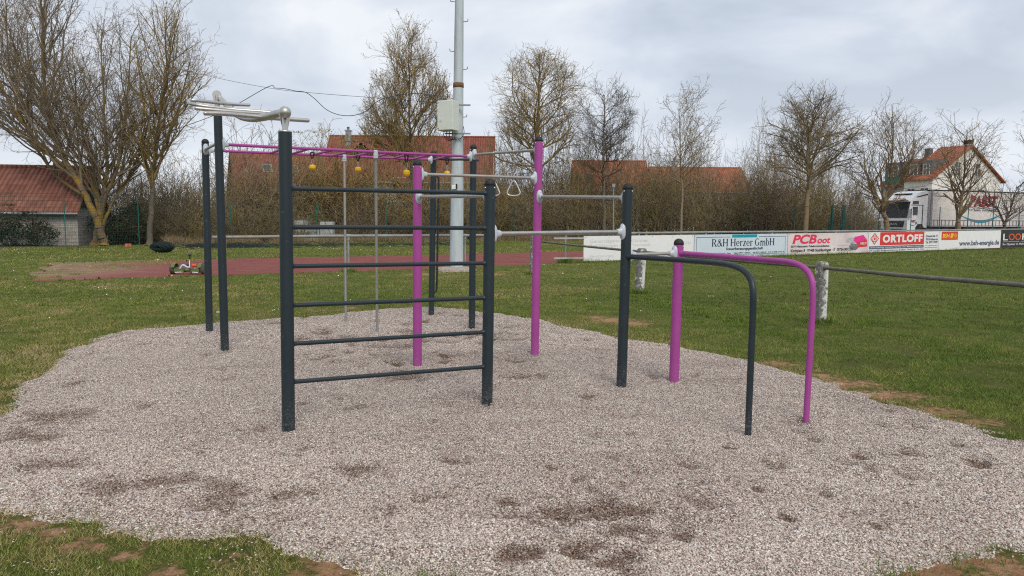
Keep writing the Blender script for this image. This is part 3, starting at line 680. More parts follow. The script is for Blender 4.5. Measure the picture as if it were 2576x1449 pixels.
# ================================================================== EXERCISE FRAME
POST_R = 0.0485
frame_loc = Vector((0.0, 8.5, 0.0))
rig = empty('exercise_frame', frame_loc, 'dark grey and purple outdoor workout frame with ladder rungs and monkey bars on gravel', 'exercise frame')
class Post: pass
POSTS = {}
def post(key, bx, by, tx, ty, mat, cap=True):
    b_ = G(bx, by, 0.03); t = D(tx, ty, b_.y); p = Post(); p.b = b_; p.t = t; p.y = b_.y; p.mat = mat
    p.axis = (t - b_).normalized(); m = MB()
    lo = b_ - p.axis * 0.3
    hi = t - p.axis * (0.058 if cap else 0.0)
    m.tube([lo, lo.lerp(hi, .25), lo.lerp(hi, .5), lo.lerp(hi, .75), hi], POST_R, 28)
    p.ob = m.build('post', mat, rig)
    if cap:
        c = MB(); r = POST_R * 1.012
        c.lathe(hi, [(0, -.004), (r, -.004), (r, 0.012)] + [(r * math.cos(a), 0.012 + 0.046 * math.sin(a)) for a in [rad(x) for x in range(10, 91, 10)]], p.axis, 28)
        c.build('cap', 'cap', p.ob)
        for an in (-2.5, -0.65, 1.4):
            bt = MB(); q = hi - p.axis * 0.022 + Vector((math.cos(an), math.sin(an), 0)) * POST_R
            bt.lathe(q, [(0.008, -.002), (0.008, 0.003), (0.004, 0.006), (0, 0.0065)], Vector((math.cos(an), math.sin(an), 0)), 10); bt.build('bolt', 'bolt', p.ob)
    else:
        c = MB(); c.lathe(hi, [(0, .004), (POST_R * .9, .004), (POST_R * 1.01, 0.0), (POST_R * 1.01, -.006)], p.axis, 28); c.build('top_plate', 'satin', p.ob)
    POSTS[key] = p; return p
post('back_left', 527, 838, 516, 349, 'dark'); post('rear_hanger', 566, 886, 548, 291, 'dark', False)
post('front_left', 726, 1092, 717, 330, 'dark', False); post('ladder_right', 1225, 1020, 1233, 449, 'dark')
post('purple_mid', 1050, 926, 1050, 402, 'pink'); post('purple_tall', 1345, 896, 1356, 343, 'pink')
post('back_mid', 1187, 830, 1191, 363, 'dark'); post('back_far', 1085, 796, 1091, 379, 'dark')
post('right', 1563, 978, 1580, 460, 'dark'); post('purple_short', 1695, 965, 1708, 600, 'pink')
def at_post(key, py):
    """centre of the post at the height where it shows at image row py"""
    p = POSTS[key]; lo, hi = -0.2, 1.1
    for _ in range(40):
        m = (lo + hi) / 2
        if proj(p.b.lerp(p.t, m))[1] > py: lo = m
        else: hi = m
    return p.b.lerp(p.t, lo)
def clamp(bar_ob, c, d, axis, r=0.0175):
    """cast collar: oval plate hugging the post, cone out to the bar"""
    d = d.normalized(); m = MB(); base = c + d * (POST_R - 0.012)
    side = d.cross(Vector((0, 0, 1))).normalized(); up = side.cross(d).normalized()
    def oval(w, h, off, k=28): return [base + d * off + side * math.cos(2 * math.pi * i / k) * w + up * (math.copysign(abs(math.sin(2 * math.pi * i / k)) ** .75, math.sin(2 * math.pi * i / k))) * h for i in range(k)]
    rings = [oval(.036, .078, 0), oval(.036, .078, .016), oval(.033, .073, .022), oval(.024, .034, .034), oval(r + .008, r + .010, .062), oval(r + .006, r + .006, .074), oval(r * .5, r * .5, .075)]
    vs = [v for rg in rings for v in rg]; k = 28
    m.add(vs, [(i * k + a, i * k + (a + 1) % k, (i + 1) * k + (a + 1) % k, (i + 1) * k + a) for i in range(len(rings) - 1) for a in range(k)], True)
    ob = m.build('clamp', 'clamp', bar_ob)
    for s in (-1, 1):
        b2 = MB(); b2.lathe(base + up * s * .052, [(0.0095, .018), (0.0095, .027), (0.006, .03), (0, .03)], d, 8); b2.build('bolt', 'bolt', bar_ob)
    return ob
def bar(k1, y1, k2, y2, r=0.0175, mat='steel', name='pull_up_bar', cl=(True, True)):
    a = at_post(k1, y1); b_ = at_post(k2, y2); d = (b_ - a).normalized(); m = MB()
    m.tube([a + d * (POST_R - .005), b_ - d * (POST_R - .005)], r, 16)
    ob = m.build(name, mat, rig)
    for on, c, dd, k in ((cl[0], a, d, k1), (cl[1], b_, -d, k2)):
        if on: clamp(ob, c, dd, POSTS[k].axis, r)
    return a, b_
for yl, yr in ((474, 486), (571, 574), (669.5, 662), (768.5, 749), (865.5, 835), (961.5, 922)):
    a, b_ = at_post('front_left', yl), at_post('ladder_right', yr); d = (b_ - a).normalized(); m = MB()
    m.tube([a + d * .04, a.lerp(b_, .33), a.lerp(b_, .66), b_ - d * .04], 0.0172, 16)
    for c_, s in ((a, 1), (b_, -1)): m.lathe(c_ + d * s * (POST_R - .006), [(0.0172, .022), (0.0195, .012), (0.025, 0.002)], d * s, 16)   # weld fillet
    m.build('ladder_rung', 'dark', rig)
bar('back_left', 376, 'rear_hanger', 359)
A67 = bar('back_mid', 389, 'purple_tall', 377)
bar('purple_mid', 438, 'purple_tall', 448)
bar('purple_mid', 495, 'ladder_right', 493)
bar('ladder_right', 588, 'right', 583, 0.0185)
bar('purple_tall', 494.5, 'right', 497)
bar('right', 641, 'purple_short', 637)
nearA, nearB = bar('rear_hanger', 363, 'back_mid', 394, 0.0185, 'pink', 'monkey_rail')
farA, farB = bar('back_left', 378, 'back_far', 402, 0.0185, 'pink', 'monkey_rail')
RUNGS = []
for xf, xn in ((682, 722), (734, 779), (789, 839), (839, 888), (891, 938), (942, 988), (992, 1033), (1041, 1085)):
    a = on_seg(farA, farB, xf); b_ = on_seg(nearA, nearB, xn); m = MB(); m.tube([a, b_], 0.0165, 14); m.build('monkey_rung', 'pink', rig); RUNGS.append((a, b_))
def pole(px, ybase, seg):
    t = on_seg(*seg, px); b_ = G(px + 4, ybase); m = MB()
    m.tube([Vector((b_.x, b_.y, -.2)), Vector((b_.x, b_.y, .6)).lerp(t, .02), t - Vector((0, 0, .02))], 0.0195, 16); ob = m.build('climbing_pole', 'steel', rig)
    c = MB(); c.box(t + Vector((0, -.001, -.035)), (.062, .056, .115), bevel=.012); cl = c.build('clamp', 'clamp', ob)
    for s in (-1, 1):
        b2 = MB(); b2.lathe(t + Vector((s * .013, -.029, -.05)), [(0.007, 0), (0.007, .004), (0, .005)], Vector((0, -1, 0)), 8); b2.build('bolt', 'bolt', ob)
pole(945, 846, (nearA, nearB)); pole(866.5, 818, (farA, farB))
# dip bars: weld at the post, straight run, bend, leg down into the gravel
def dip(key, y0, pts, foot, mat):
    a = at_post(key, y0); f = G(*foot, 0.02)
    n_ = len(pts); P = []
    L0 = [Vector((0, 0, 0))]
    for (px, py, t) in pts: P.append(D(px, py, a.y + (f.y - a.y) * t))
    path = [a] + P + [Vector((f.x, f.y, f.z - .25))]
    out = [path[0], path[1]] + smooth_path(path[1:-1], 6)[1:] + [path[-1]]
    m = MB(); m.tube(out, 0.0245, 18)
    d = (P[0] - a).normalized(); m.lathe(a + d * (POST_R - .008), [(0.0245, .03), (0.029, .014), (0.034, 0.002)], d, 18)
    m.build('dip_bar', mat, rig)
dip('right', 645, [(1720, 654.5, .40), (1800, 661, .66), (1843, 668, .83), (1872, 682, .925), (1889, 704, .975), (1894.5, 735, 1.0), (1893.5, 790, 1.0), (1890, 880, 1.0)], (1881, 1102), 'dark')
dip('purple_short', 636.5, [(1860, 648, .45), (1950, 655.5, .70), (1992, 660.5, .84), (2021, 673, .925), (2038, 694, .975), (2044.5, 724, 1.0), (2043, 790, 1.0), (2038, 880, 1.0)], (2026, 1069), 'pink')
# bowed tubes on the rear post: one along the top, one down its side
p8 = POSTS['back_far']; p7 = POSTS['back_mid']
a = at_post('back_far', 409); b_ = at_post('back_mid', 404); d = (b_ - a).normalized(); m = MB()
o = Vector((-d.y, d.x, 0)) * 0.16
m.tube(smooth_path([a, a + Vector((0.05, 0.02, 0.06)), a + d * .22 + o + Vector((0, 0, .05)), a.lerp(b_, .5) + o + Vector((0, 0, .04)), b_ - d * .2 + o + Vector((0, 0, .02)), b_], 8), 0.0185, 14); m.build('bowed_grip_bar', 'dark', rig)
m = MB(); hi_ = at_post('back_far', 440); lo_ = at_post('back_far', 738); s = Vector((0.085, 0.03, 0))
m.tube(smooth_path([hi_, hi_ + s * .8 + Vector((0, 0, -.03)), hi_ + s + Vector((0, 0, -.12)), hi_.lerp(lo_, .5) + s, lo_ + s + Vector((0, 0, .14)), lo_ + s * .7 + Vector((0, 0, .03)), lo_], 6), 0.0165, 12); m.build('side_grip_bar', 'dark', rig)
# stub on the rear hanger post
c_ = at_post('rear_hanger', 786); m = MB(); m.lathe(c_ + Vector((-POST_R + .01, 0, 0)), [(0.016, 0), (0.016, .045), (0.012, .05), (0, .05)], Vector((-1, -.15, 0)), 14); m.build('end_stub', 'bolt', rig)
# steel hanger across the two tall posts
tube = smooth_path([D(717, 283, 5.66), D(695, 286.5, 5.95), D(664, 295, 6.35), D(632, 298.5, 6.85), D(604, 293, 7.45), D(582, 277, 8.1), D(562, 256, 8.7), D(546, 237, 9.2)], 8)
m = MB(); rs_ = 0.031; m.tube(tube, rs_, 20); hang = m.build('hanger_tube', 'satin', rig)
m = MB(); m.sphere(D(717.5, 282.5, 5.60), 0.043, 22, 14); m.build('end_ball', 'satin', hang)
for key, top_c, r_ in (('front_left', D(716.5, 283, 5.69), .046), ('rear_hanger', D(545.5, 238, POSTS['rear_hanger'].y), .05)):
    p = POSTS[key]; m = MB(); m.tube([p.t - Vector((0, 0, .02)), top_c - Vector((0, 0, .01))], 0.021, 16); m.build('stem', 'satin', hang)
    dd = (tube[3] - tube[0]).normalized() if key == 'front_left' else (tube[-4] - tube[-1]).normalized()
    dd = Vector((dd.x, dd.y, 0)).normalized(); sd_ = Vector((-dd.y, dd.x, 0)); m = MB()
    cc = top_c - dd * 0.005; out = [cc + sd_ * (r_ * math.cos(an)) + Vector((0, 0, r_ * math.sin(an))) for an in [rad(x) for x in range(-20, 201, 15)]]
    hh = (top_c.z - p.t.z) * .68
    out += [cc - sd_ * .022 + Vector((0, 0, -hh)), cc + sd_ * .022 + Vector((0, 0, -hh))]
    m.prism(out, dd * 0.012); m.build('gusset', 'satin', hang)
def cross(pts, r=0.0175):
    m = MB(); P = smooth_path(pts, 6); m.tube(P, r, 14)
    for e_ in (P[0], P[-1]): m.sphere(e_, r, 12, 8)
    m.build('cross_handle', 'satin', hang)
cross([D(626, 264, 8.12), D(575, 261.5, 7.98), D(500, 253.5, 7.72), D(478, 253, 7.66), D(474, 256.5, 7.50), D(484, 261.5, 7.30), D(520, 268, 7.30), D(580, 275, 7.42), D(640, 279.5, 7.5), D(685, 283, 7.56)])
cross([D(494, 272.5, 6.85), D(530, 276, 6.9), D(592, 281.5, 7.02), D(668, 287, 7.2)])
cross([D(517, 285, 6.05), D(560, 286, 6.14), D(620, 291, 6.3), D(700, 298, 6.46), D(774, 303, 6.62)], 0.0185)
# ------------------------------------------------ things that hang from the frame
def grip_ball(label):
    o = empty('grip_ball', (0, 0, 0), label, 'grip ball', 'yellow grip balls hanging from the monkey bars')
    m = MB(); m.lathe((0, 0, -.235), [(0, -.048), (.022, -.046), (.036, -.036), (.046, -.018)] + [(.0485 if i % 2 else .0465, -.016 + i * .0045) for i in range(8)] + [(.046, .02), (.036, .037), (.022, .046), (0, .048)], k=24); m.build('ball', 'yellow', o)
    m = MB()
    for sx in (-1, 1): m.tube([(sx * .026, 0, .018), (sx * .024, -.01, -.01), (sx * .006, -.004, -.085)], [.012, .010, .008], 8)
    m.tube([(-.026, 0, .018), (0, 0, .026), (.026, 0, .018)], .011, 8); m.build('strap', 'webbing', o)
    m = MB(); m.tube([(.002 + .012 * math.sin(a), 0, -.135 + .042 * math.cos(a) * 1.0) for a in [2 * math.pi * i / 18 for i in range(19)]], .0032, 6)
    m.tube([(.0, .0, -.178), (.0, .0, -.195)], .005, 6); m.build('carabiner', 'bolt', o)
    return o
ball0 = None
blabels = ['leftmost yellow grip ball, beside the thick front ladder post', 'yellow grip ball between the two thin vertical steel poles', 'yellow grip ball just left of the rounded purple post', 'yellow grip ball half hidden behind the steel pull-up bar']
for i, (px, py) in enumerate(((786, 420), (901, 425), (1023, 435.5), (1125, 437))):
    a, b_ = RUNGS[(2, 4, 6, 7)[i]]
    if i == 3: a, b_ = farB.lerp(nearB, 0.05), nearB - (nearB - farB) * 0.03
    mid = on_seg(a, b_, px) if abs(proj(a)[0] - proj(b_)[0]) > 5 and min(proj(a)[0], proj(b_)[0]) < px < max(proj(a)[0], proj(b_)[0]) else a.lerp(b_, .5)
    if i == 3: mid = D(1125, 398, 11.6)
    ball = grip_ball(blabels[0]) if i == 0 else copy_tree(ball0)
    if i == 0: ball0 = ball
    ball['label'] = blabels[i]
    zb = D(px, py, mid.y).z
    ball.location = (D(px, py, mid.y).x, mid.y, mid.z - .02)
    k = (ball.location.z - zb) / .235; ball.scale = (1, 1, max(.8, min(1.35, k)))
# the last rung that carries the fourth ball
m = MB(); m.tube([on_seg(farA, farB, 1092), on_seg(nearA, nearB, 1136)], 0.0165, 14); m.build('monkey_rung', 'pink', rig)
def hand_ring(label):
    o = empty('hanging_ring', (0, 0, 0), label, 'gym ring', 'triangular gym rings on chains')
    m = MB(); n_ = 12; Ln = .36
    for i in range(n_):
        z = -.02 - i * Ln / n_; ln = Ln / n_ * .62; w = .007
        pts = []
        for j in range(11):
            an = 2 * math.pi * j / 10; u, v = math.cos(an) * w, math.sin(an) * ln
            pts.append((u, 0, z + v - ln) if i % 2 else (0, u, z + v - ln))
        m.tube(pts, .0028, 6, caps=False)
    m.build('chain', 'bolt', o)
    m = MB(); T = -.02 - Ln - .02
    tri = [(0, T), (-.022, T - .016), (-.075, T - .135), (-.082, T - .165), (-.062, T - .192), (0, T - .20), (.062, T - .192), (.082, T - .165), (.075, T - .135), (.022, T - .016), (0, T)]
    m.tube(smooth_path([(x, 0, z) for x, z in tri], 5), .0095, 12, caps=False); m.build('grip', 'ring', o)
    m = MB(); m.lathe((0, 0, -.0), [(.024, -.011), (.024, .011)], Vector((1, .2, 0)), 14); m.build('bar_sleeve', 'bolt', o)
    return o
r0 = hand_ring('triangular metal ring on a chain, hanging clear left of the tall purple post'); r1 = copy_tree(r0)
r1['label'] = 'triangular metal ring on a chain, half hidden behind a black-capped post'
for o, px in ((r0, 1293), (r1, 1242)):
    q = on_seg(*A67, px); o.location = q
    tz = D(px, 494, q.y).z; o.scale = (1, 1, (q.z - tz) / .61); o.rotation_euler.z = rad(-8)

# ================================================================== RAILINGS AND BOARDS
def text2d(body, shear=0.0, bold=0.0, space=1.0):
    cu = bpy.data.curves.new('t', 'FONT'); cu.body = body; cu.shear = shear; cu.offset = bold; cu.space_character = space; cu.resolution_u = 4
    ob = bpy.data.objects.new('t', cu); COL.objects.link(ob)
    dg = bpy.context.evaluated_depsgraph_get(); me = ob.evaluated_get(dg).to_mesh()
    vs = np.array([v.co[:2] for v in me.vertices]); fs = [tuple(p.vertices) for p in me.polygons]
    ob.evaluated_get(dg).to_mesh_clear(); bpy.data.objects.remove(ob); bpy.data.curves.remove(cu)
    return vs, fs
class Panel:
    """flat panel given by its four corners; draws letters and shapes on it in (u, v), each layer 3 mm above the last"""
    def __init__(s, bl, br, tl, tr, out): s.c = [Vector(q) for q in (bl, br, tl, tr)]; s.out = Vector(out)
    def P(s, u, v, lift): return s.c[0].lerp(s.c[1], u).lerp(s.c[2].lerp(s.c[3], u), v) + s.out * lift
    def text(s, parent, body, box, mat, lift=.006, shear=0.0, bold=0.0, name='lettering', space=1.0):
        vs, fs = text2d(body, shear, bold, space); mn = vs.min(0); mx = vs.max(0); q = (vs - mn) / (mx - mn)
        u0, v0, u1, v1 = box; m = MB(); m.add([s.P(u0 + a * (u1 - u0), v0 + b * (v1 - v0), lift) for a, b in q], fs)
        return m.build(name, mat, parent)
    def poly(s, parent, pts, mat, lift=.004, name='printed_panel'):
        m = MB(); m.add([s.P(u, v, lift) for u, v in pts], [tuple(range(len(pts)))]); return m.build(name, mat, parent)
    def rect(s, parent, box, mat, lift=.004, name='printed_panel'):
        u0, v0, u1, v1 = box; return s.poly(parent, [(u0, v0), (u1, v0), (u1, v1), (u0, v1)], mat, lift, name)
    def strip(s, parent, pts, w, mat, lift=.005, name='printed_line'):
        m = MB(); n_ = len(pts)
        ww = w if isinstance(w, list) else [w] * n_; asp = (s.c[1] - s.c[0]).length / (s.c[2] - s.c[0]).length
        L_, R_ = [], []
        for i in range(n_):
            a = pts[max(i - 1, 0)]; b = pts[min(i + 1, n_ - 1)]; dx, dy = (b[0] - a[0]) * asp, b[1] - a[1]; l = math.hypot(dx, dy) or 1
            nx_, ny_ = -dy / l, dx / l
            L_.append(s.P(pts[i][0] + nx_ * ww[i] / asp, pts[i][1] + ny_ * ww[i], lift)); R_.append(s.P(pts[i][0] - nx_ * ww[i] / asp, pts[i][1] - ny_ * ww[i], lift))
        m.add(L_ + R_, [(n_ + i, n_ + i + 1, i + 1, i) for i in range(n_ - 1)]); return m.build(name, mat, parent)
    def line_rect(s, parent, box, w, mat, lift=.005):
        u0, v0, u1, v1 = box; m = MB(); asp = (s.c[1] - s.c[0]).length / (s.c[2] - s.c[0]).length; wu = w / asp
        for (a, b, c_, d_) in ((u0, v0, u1, v0 + w), (u0, v1 - w, u1, v1), (u0, v0 + w, u0 + wu, v1 - w), (u1 - wu, v0 + w, u1, v1 - w)):
            m.add([s.P(a, b, lift), s.P(c_, b, lift), s.P(c_, d_, lift), s.P(a, d_, lift)], [(0, 1, 2, 3)])
        return m.build('printed_border', mat, parent)
def serif_line(P, parent, text, box, mat):
    """upright roman capitals and small letters with thick stems, thin bars and flat serifs"""
    T, t_, S = .17, .06, .06
    def rc(a, b, c, d): return [(a, b), (c, b), (c, d), (a, d)]
    def stem(x, y0, y1, bot=True, top=True, w=T): return [rc(x, y0, x + w, y1)] + ([rc(x - S, y0, x + w + S, y0 + .05)] if bot else []) + ([rc(x - S, y1 - .05, x + w + S, y1)] if top else [])
    def arc(cx, cy, rx, ry, a0, a1, tx=T, ty=t_):
        n = max(4, int(abs(a1 - a0) / 18)); o = []
        for i in range(n):
            b, c = rad(a0 + (a1 - a0) * i / n), rad(a0 + (a1 - a0) * (i + 1) / n)
            o.append([(cx + rx * math.cos(b), cy + ry * math.sin(b)), (cx + rx * math.cos(c), cy + ry * math.sin(c)), (cx + (rx - tx) * math.cos(c), cy + (ry - ty) * math.sin(c)), (cx + (rx - tx) * math.cos(b), cy + (ry - ty) * math.sin(b))])
        return o
    GL = {'H': (.98, stem(.09, 0, 1) + stem(.70, 0, 1) + [rc(.26, .47, .70, .53)]),
          'R': (.92, stem(.09, 0, 1) + [rc(.26, .94, .42, 1), rc(.26, .47, .42, .53)] + arc(.42, .735, .32, .265, -90, 90) + [[(.38, .47), (.54, .47), (.86, 0), (.66, 0)], rc(.66, 0, .94, .05)]),
          '&': (.92, arc(.34, .26, .30, .27, 0, 360, .13) + arc(.38, .78, .21, .22, 0, 360, .09) + [[(.22, .72), (.36, .80), (.90, .02), (.70, .0)], [(.60, .25), (.66, .22), (.84, .50), (.78, .52)]]),
          'G': (.98, arc(.47, .5, .43, .51, 48, 312) + stem(.66, .06, .44, False, True)),
          'e': (.66, arc(.33, .34, .29, .35, 0, 322, .14) + [rc(.12, .35, .60, .40)]), 'r': (.52, stem(.09, 0, .68, w=.15) + [[(.24, .48), (.30, .62), (.44, .69), (.50, .62), (.46, .52), (.36, .56)]]),
          'z': (.62, [rc(.06, .63, .56, .69), rc(.06, 0, .56, .06), [(.06, .06), (.25, .06), (.56, .63), (.37, .63)]]),
          'm': (1.04, stem(.08, 0, .68, w=.14) + stem(.45, 0, .5, True, False, .14) + stem(.82, 0, .5, True, False, .14) + arc(.40, .48, .19, .21, 0, 180, .14) + arc(.77, .48, .19, .21, 0, 180, .14)),
          'b': (.70, stem(.08, 0, 1, False, True, .14) + arc(.34, .34, .29, .35, 0, 360, .14)), ' ': (.34, [])}
    W = sum(GL[c][0] for c in text); u0, v0, u1, v1 = box; x = 0; m = MB(); k = 0
    for c in text:
        for pl in GL[c][1]:
            m.add([P.P(u0 + (x + a) / W * (u1 - u0), v0 + b * (v1 - v0), .005 + .0003 * (k % 11)) for a, b in pl], [tuple(range(len(pl)))]); k += 1
        x += GL[c][0]
    return m.build('lettering', mat, parent)
BA, BB = G(1467, 660), G(1467, 660) + (G(2514, 627) - G(1467, 660)) * 1.6
BOUT = Vector((bdir.y, -bdir.x, 0))
tops = {1467: 594.3, 1745: 590.5, 1980: 587.4, 2183: 584.3, 2360: 581.6, 2516: 579.3, 2700: 577}
bots = {1467: 657.5, 1745: 649.0, 1980: 641.5, 2183: 635.0, 2360: 628.8, 2516: 623.3, 2700: 616.5}
def board(x0, x1, mat, label):
    a = on_seg(BA, BB, x0); b_ = on_seg(BA, BB, x1); gap = bdir * 0.02
    a = a + gap; b_ = b_ - gap
    zs = lambda tab, x, p: D(x, tab[x], p.y).z
    c = [Vector((p.x, p.y, zs(t, x, p))) for t in (bots, tops) for p, x in ((a, x0), (b_, x1))]
    th = -BOUT * 0.02; root = empty('advert_board', Vector((a.x, a.y, 0)), label, 'advert board')
    m = MB(); m.prism([c[0], c[1], c[3], c[2]], th); m.build('board_panel', mat, root)
    P = Panel(c[0], c[1], c[2], c[3], BOUT)
    s = MB()
    for i in range(6):
        for v in (.05, .95): s.lathe(P.P(.015 + .97 * i / 5, v, 0.0), [(.018, .001), (.018, .004), (0, .006)], BOUT, 6)
    s.build('screw', 'greyp', root)
    fr_ = MB()
    for v in (.12, .88):
        q0, q1 = P.P(0, v, -.04), P.P(1, v, -.04); fr_.tube([q0, q1], .016, 6)
    fr_.build('support_rail', 'galv', root)
    return root, P
r, P = board(1467, 1745, 'white', 'blank white advert board with faded ghost lettering, left end of the row')
P.text(r, 'Generalagentur M. Günther', (.05, .70, .56, .87), 'ghost'); P.text(r, 'Bad Kissingen & Bad Neustadt', (.05, .53, .58, .68), 'ghost'); P.text(r, 'Versicherungen', (.05, .12, .25, .25), 'ghost'); P.text(r, '09771 6343', (.80, .60, .97, .72), 'ghost')
r, P = board(1745, 1980, 'bluewhite', 'pale blue advert board with large dark lettering and a teal tab on its top edge')
P.rect(r, (.38, .85, .65, .985), 'teal'); P.strip(r, [(.02, .88), (.36, .88)], .010, 'navy'); P.strip(r, [(.67, .88), (.975, .88)], .010, 'navy')
P.strip(r, [(.02, .88), (.02, .10)], .008, 'navy'); P.strip(r, [(.975, .88), (.975, .10)], .008, 'navy'); P.strip(r, [(.02, .10), (.975, .10)], .008, 'navy')
serif_line(P, r, 'R&H Herzer GmbH', (.17, .47, .85, .80), 'navy'); P.text(r, 'Steuerberatungsgesellschaft', (.32, .26, .72, .42), 'navy', bold=.025)
P.text(r, 'Marktplatz 2 - 4', (.035, .13, .13, .19), 'navy', bold=.02); P.text(r, '97616 Bad Neustadt / Saale', (.16, .13, .37, .20), 'navy', bold=.008); P.text(r, 'Telefon 09771 / 63542-0', (.40, .13, .58, .20), 'navy', bold=.02); P.text(r, 'Fax: 09771 / 63542-22', (.61, .13, .76, .20), 'navy', bold=.02); P.text(r, 'Email: kanzlei@r-h-herzer.de', (.78, .13, .965, .20), 'navy', bold=.02)
r, P = board(1980, 2183, 'pinkpanel', 'pale pink advert board with slanted red lettering and a picture of keyboard keys')
P.text(r, 'PCB', (.05, .50, .335, .94), 'crimson', shear=.22, bold=.035); P.text(r, 'oot', (.345, .50, .505, .79), 'crimson', shear=.22, bold=.03)
P.text(r, 'EDV-Netzwerk-Telekommunikation', (.035, .335, .495, .435), 'blackp', bold=.03); P.text(r, 'Kirchplatz 8 · 97488 Stadtlauringen · ✆ 09724-9073351', (.035, .08, .80, .28), 'blackp', bold=.03)
P.text(r, 'www.pcboot.de', (.60, .33, .82, .43), 'paleg', shear=.2)
P.poly(r, [(.70, .52), (.725, .74), (.80, .76), (.83, .68), (.86, .50), (.78, .45)], 'paleg', .003, 'printed_key'); P.poly(r, [(.745, .30), (.77, .47), (.84, .44), (.88, .28), (.84, .13), (.79, .14)], 'greyp', .003, 'printed_key')
P.poly(r, [(.80, .62), (.815, .78), (.93, .88), (.985, .62), (.99, .30), (.955, .28), (.875, .26), (.845, .45)], 'magenta', .004, 'printed_key'); P.poly(r, [(.845, .52), (.955, .62), (.985, .58), (.985, .31), (.875, .27), (.855, .42)], 'redp', .005, 'printed_key')
P.text(r, 'HELP!', (.895, .40, .975, .52), 'white', .008, bold=.02)
r, P = board(2183, 2360, 'white', 'white advert board with a red block of bold white capitals and a red diamond mark')
P.rect(r, (.15, .335, .775, .99), 'redp'); P.text(r, 'ORTLOFF', (.185, .46, .75, .86), 'white', .008, bold=.05, space=1.12)
P.poly(r, [(.02, .68), (.077, .97), (.135, .68), (.077, .36)], 'redp', .004, 'printed_mark'); P.poly(r, [(.033, .68), (.077, .90), (.122, .68), (.077, .43)], 'white', .006, 'printed_mark')
P.strip(r, [(.077 + .026 * math.cos(a), .67 + .15 * math.sin(a)) for a in [rad(x) for x in range(0, 361, 20)]], .022, 'redp', .008, 'printed_mark'); P.text(r, 'e', (.064, .60, .09, .75), 'redp', .010, bold=.03)
P.rect(r, (.01, .155, .775, .30), 'slatep'); P.text(r, 'Estriche · Bodenbeläge · Industrieböden · Betondesign · Putz- u. Malerarbeiten · Bausanierung', (.03, .19, .755, .265), 'white', .008, bold=.01)
P.text(r, 'ORTLOFF Bodensysteme u. Ausbau GmbH & Co. KG', (.005, .02, .775, .13), 'greyp', bold=.02)
for i, (tx, b0) in enumerate((('Eckenstraße 27', .69), ('97618 Hohenroth', .52), ('Tel. 09771/7099', .36))): P.text(r, tx, (.80, b0, .985, b0 + .13), 'slatep', bold=.035)
P.text(r, 'www.ortloff-bodensysteme.de', (.79, .21, .985, .28), 'slatep'); P.text(r, 'info@ortloff-bodensysteme.de', (.79, .11, .985, .18), 'slatep')
r, P = board(2360, 2516, 'white', 'white advert board with a small red and yellow panel and a web address in grey')
P.rect(r, (.035, .52, .285, .975), 'redp'); P.text(r, 'BSH', (.05, .64, .155, .86), 'yellowp', .008, shear=.1, bold=.04); P.poly(r, [(.165, .64), (.205, .64), (.218, .87), (.175, .87)], 'yellowp', .008, 'printed_mark')
P.text(r, 'Zentrum für erneuerbare Energien', (.05, .55, .27, .60), 'yellowp', .008)
for a in range(0, 360, 30): P.strip(r, [(.247 + .012 * math.cos(rad(a)), .75 + .06 * math.sin(rad(a))), (.247 + .026 * math.cos(rad(a)), .75 + .13 * math.sin(rad(a)))], .010, 'yellowp', .008, 'printed_mark')
P.strip(r, [(.247 + .010 * math.cos(rad(x)), .75 + .05 * math.sin(rad(x))) for x in range(0, 361, 30)], .014, 'yellowp', .009, 'printed_mark')
P.text(r, 'www.bsh-energie.de', (.31, .10, .975, .46), 'slatep', bold=.035)
r, P = board(2516, 2700, 'blackp', 'black advert board with white and orange capitals at the right end of the row')
P.text(r, 'L', (.025, .42, .085, .80), 'white', bold=.01); P.text(r, 'OO', (.095, .42, .25, .80), 'orangep', bold=.01); P.text(r, 'K!', (.265, .42, .385, .80), 'white', bold=.01)
P.text(r, 'OPTIK SWOBODNIK | AUCH MOBIL', (.025, .30, .385, .36), 'white'); P.text(r, 'Ihr Optiker in Hohenroth', (.025, .10, .385, .25), 'white', bold=.012)

# pipe railing behind the boards
RP = [D(534, 597, 22.6), D(876, 593.5, 24.6), D(1170, 592.5, 27.0), D(1423, 589.5, 29.6)]
q0 = on_seg(BA, BB, 1500); q1 = on_seg(BA, BB, 2516); 
for px, py in ((1600, 586.5), (1812, 584), (2080, 582.0), (2300, 580.0), (2516, 577.5)):
    q = on_seg(BA, BB, px) + bperp * .12; RP.append(Vector((q.x, q.y, D(px, py, q.y).z)))
RP.append(RP[-1] + (RP[-1] - RP[-2]) * 2)
railing = empty('pipe_railing', Vector((RP[1].x, RP[1].y, 0)), 'long weathered grey pipe railing running along the far side of the pitch behind the boards', 'railing')
m = MB(); m.tube(RP, 0.048, 12); m.build('pipe', 'galv', railing)
for px in (876, 1170, 1423, 1607, 1775, 1942, 2102, 2240, 2370, 2490):
    for i in range(len(RP) - 1):
        if proj(RP[i])[0] <= px <= proj(RP[i + 1])[0]: q = on_seg(RP[i], RP[i + 1], px)
    m = MB(); m.tube([(q.x, q.y, -.2), (q.x, q.y, q.z - .03)], 0.038, 10); po = m.build('railing_post', 'galv', railing)
    m = MB(); m.tube([q + Vector((-.06, -.038, 0)), q + Vector((.06, .038, 0))], .062, 10); m.tube([q + Vector((0, 0, -.14)), q], .052, 10); m.build('pipe_joint', 'galv', po)
m = MB()
for yy_, z_ in ((599, 0), (649, 0)):
    e1 = on_seg(BA, BB, 1469); e1 = D(1469, yy_, e1.y); e0 = D(1394, yy_ + .5, e1.y - 1.6)
    m.box((e0 + e1) / 2, ((e1 - e0).length, .03, .06), ((e1 - e0).normalized(), Vector((-(e1 - e0).normalized().y, (e1 - e0).normalized().x, 0)), Vector((0, 0, 1))))
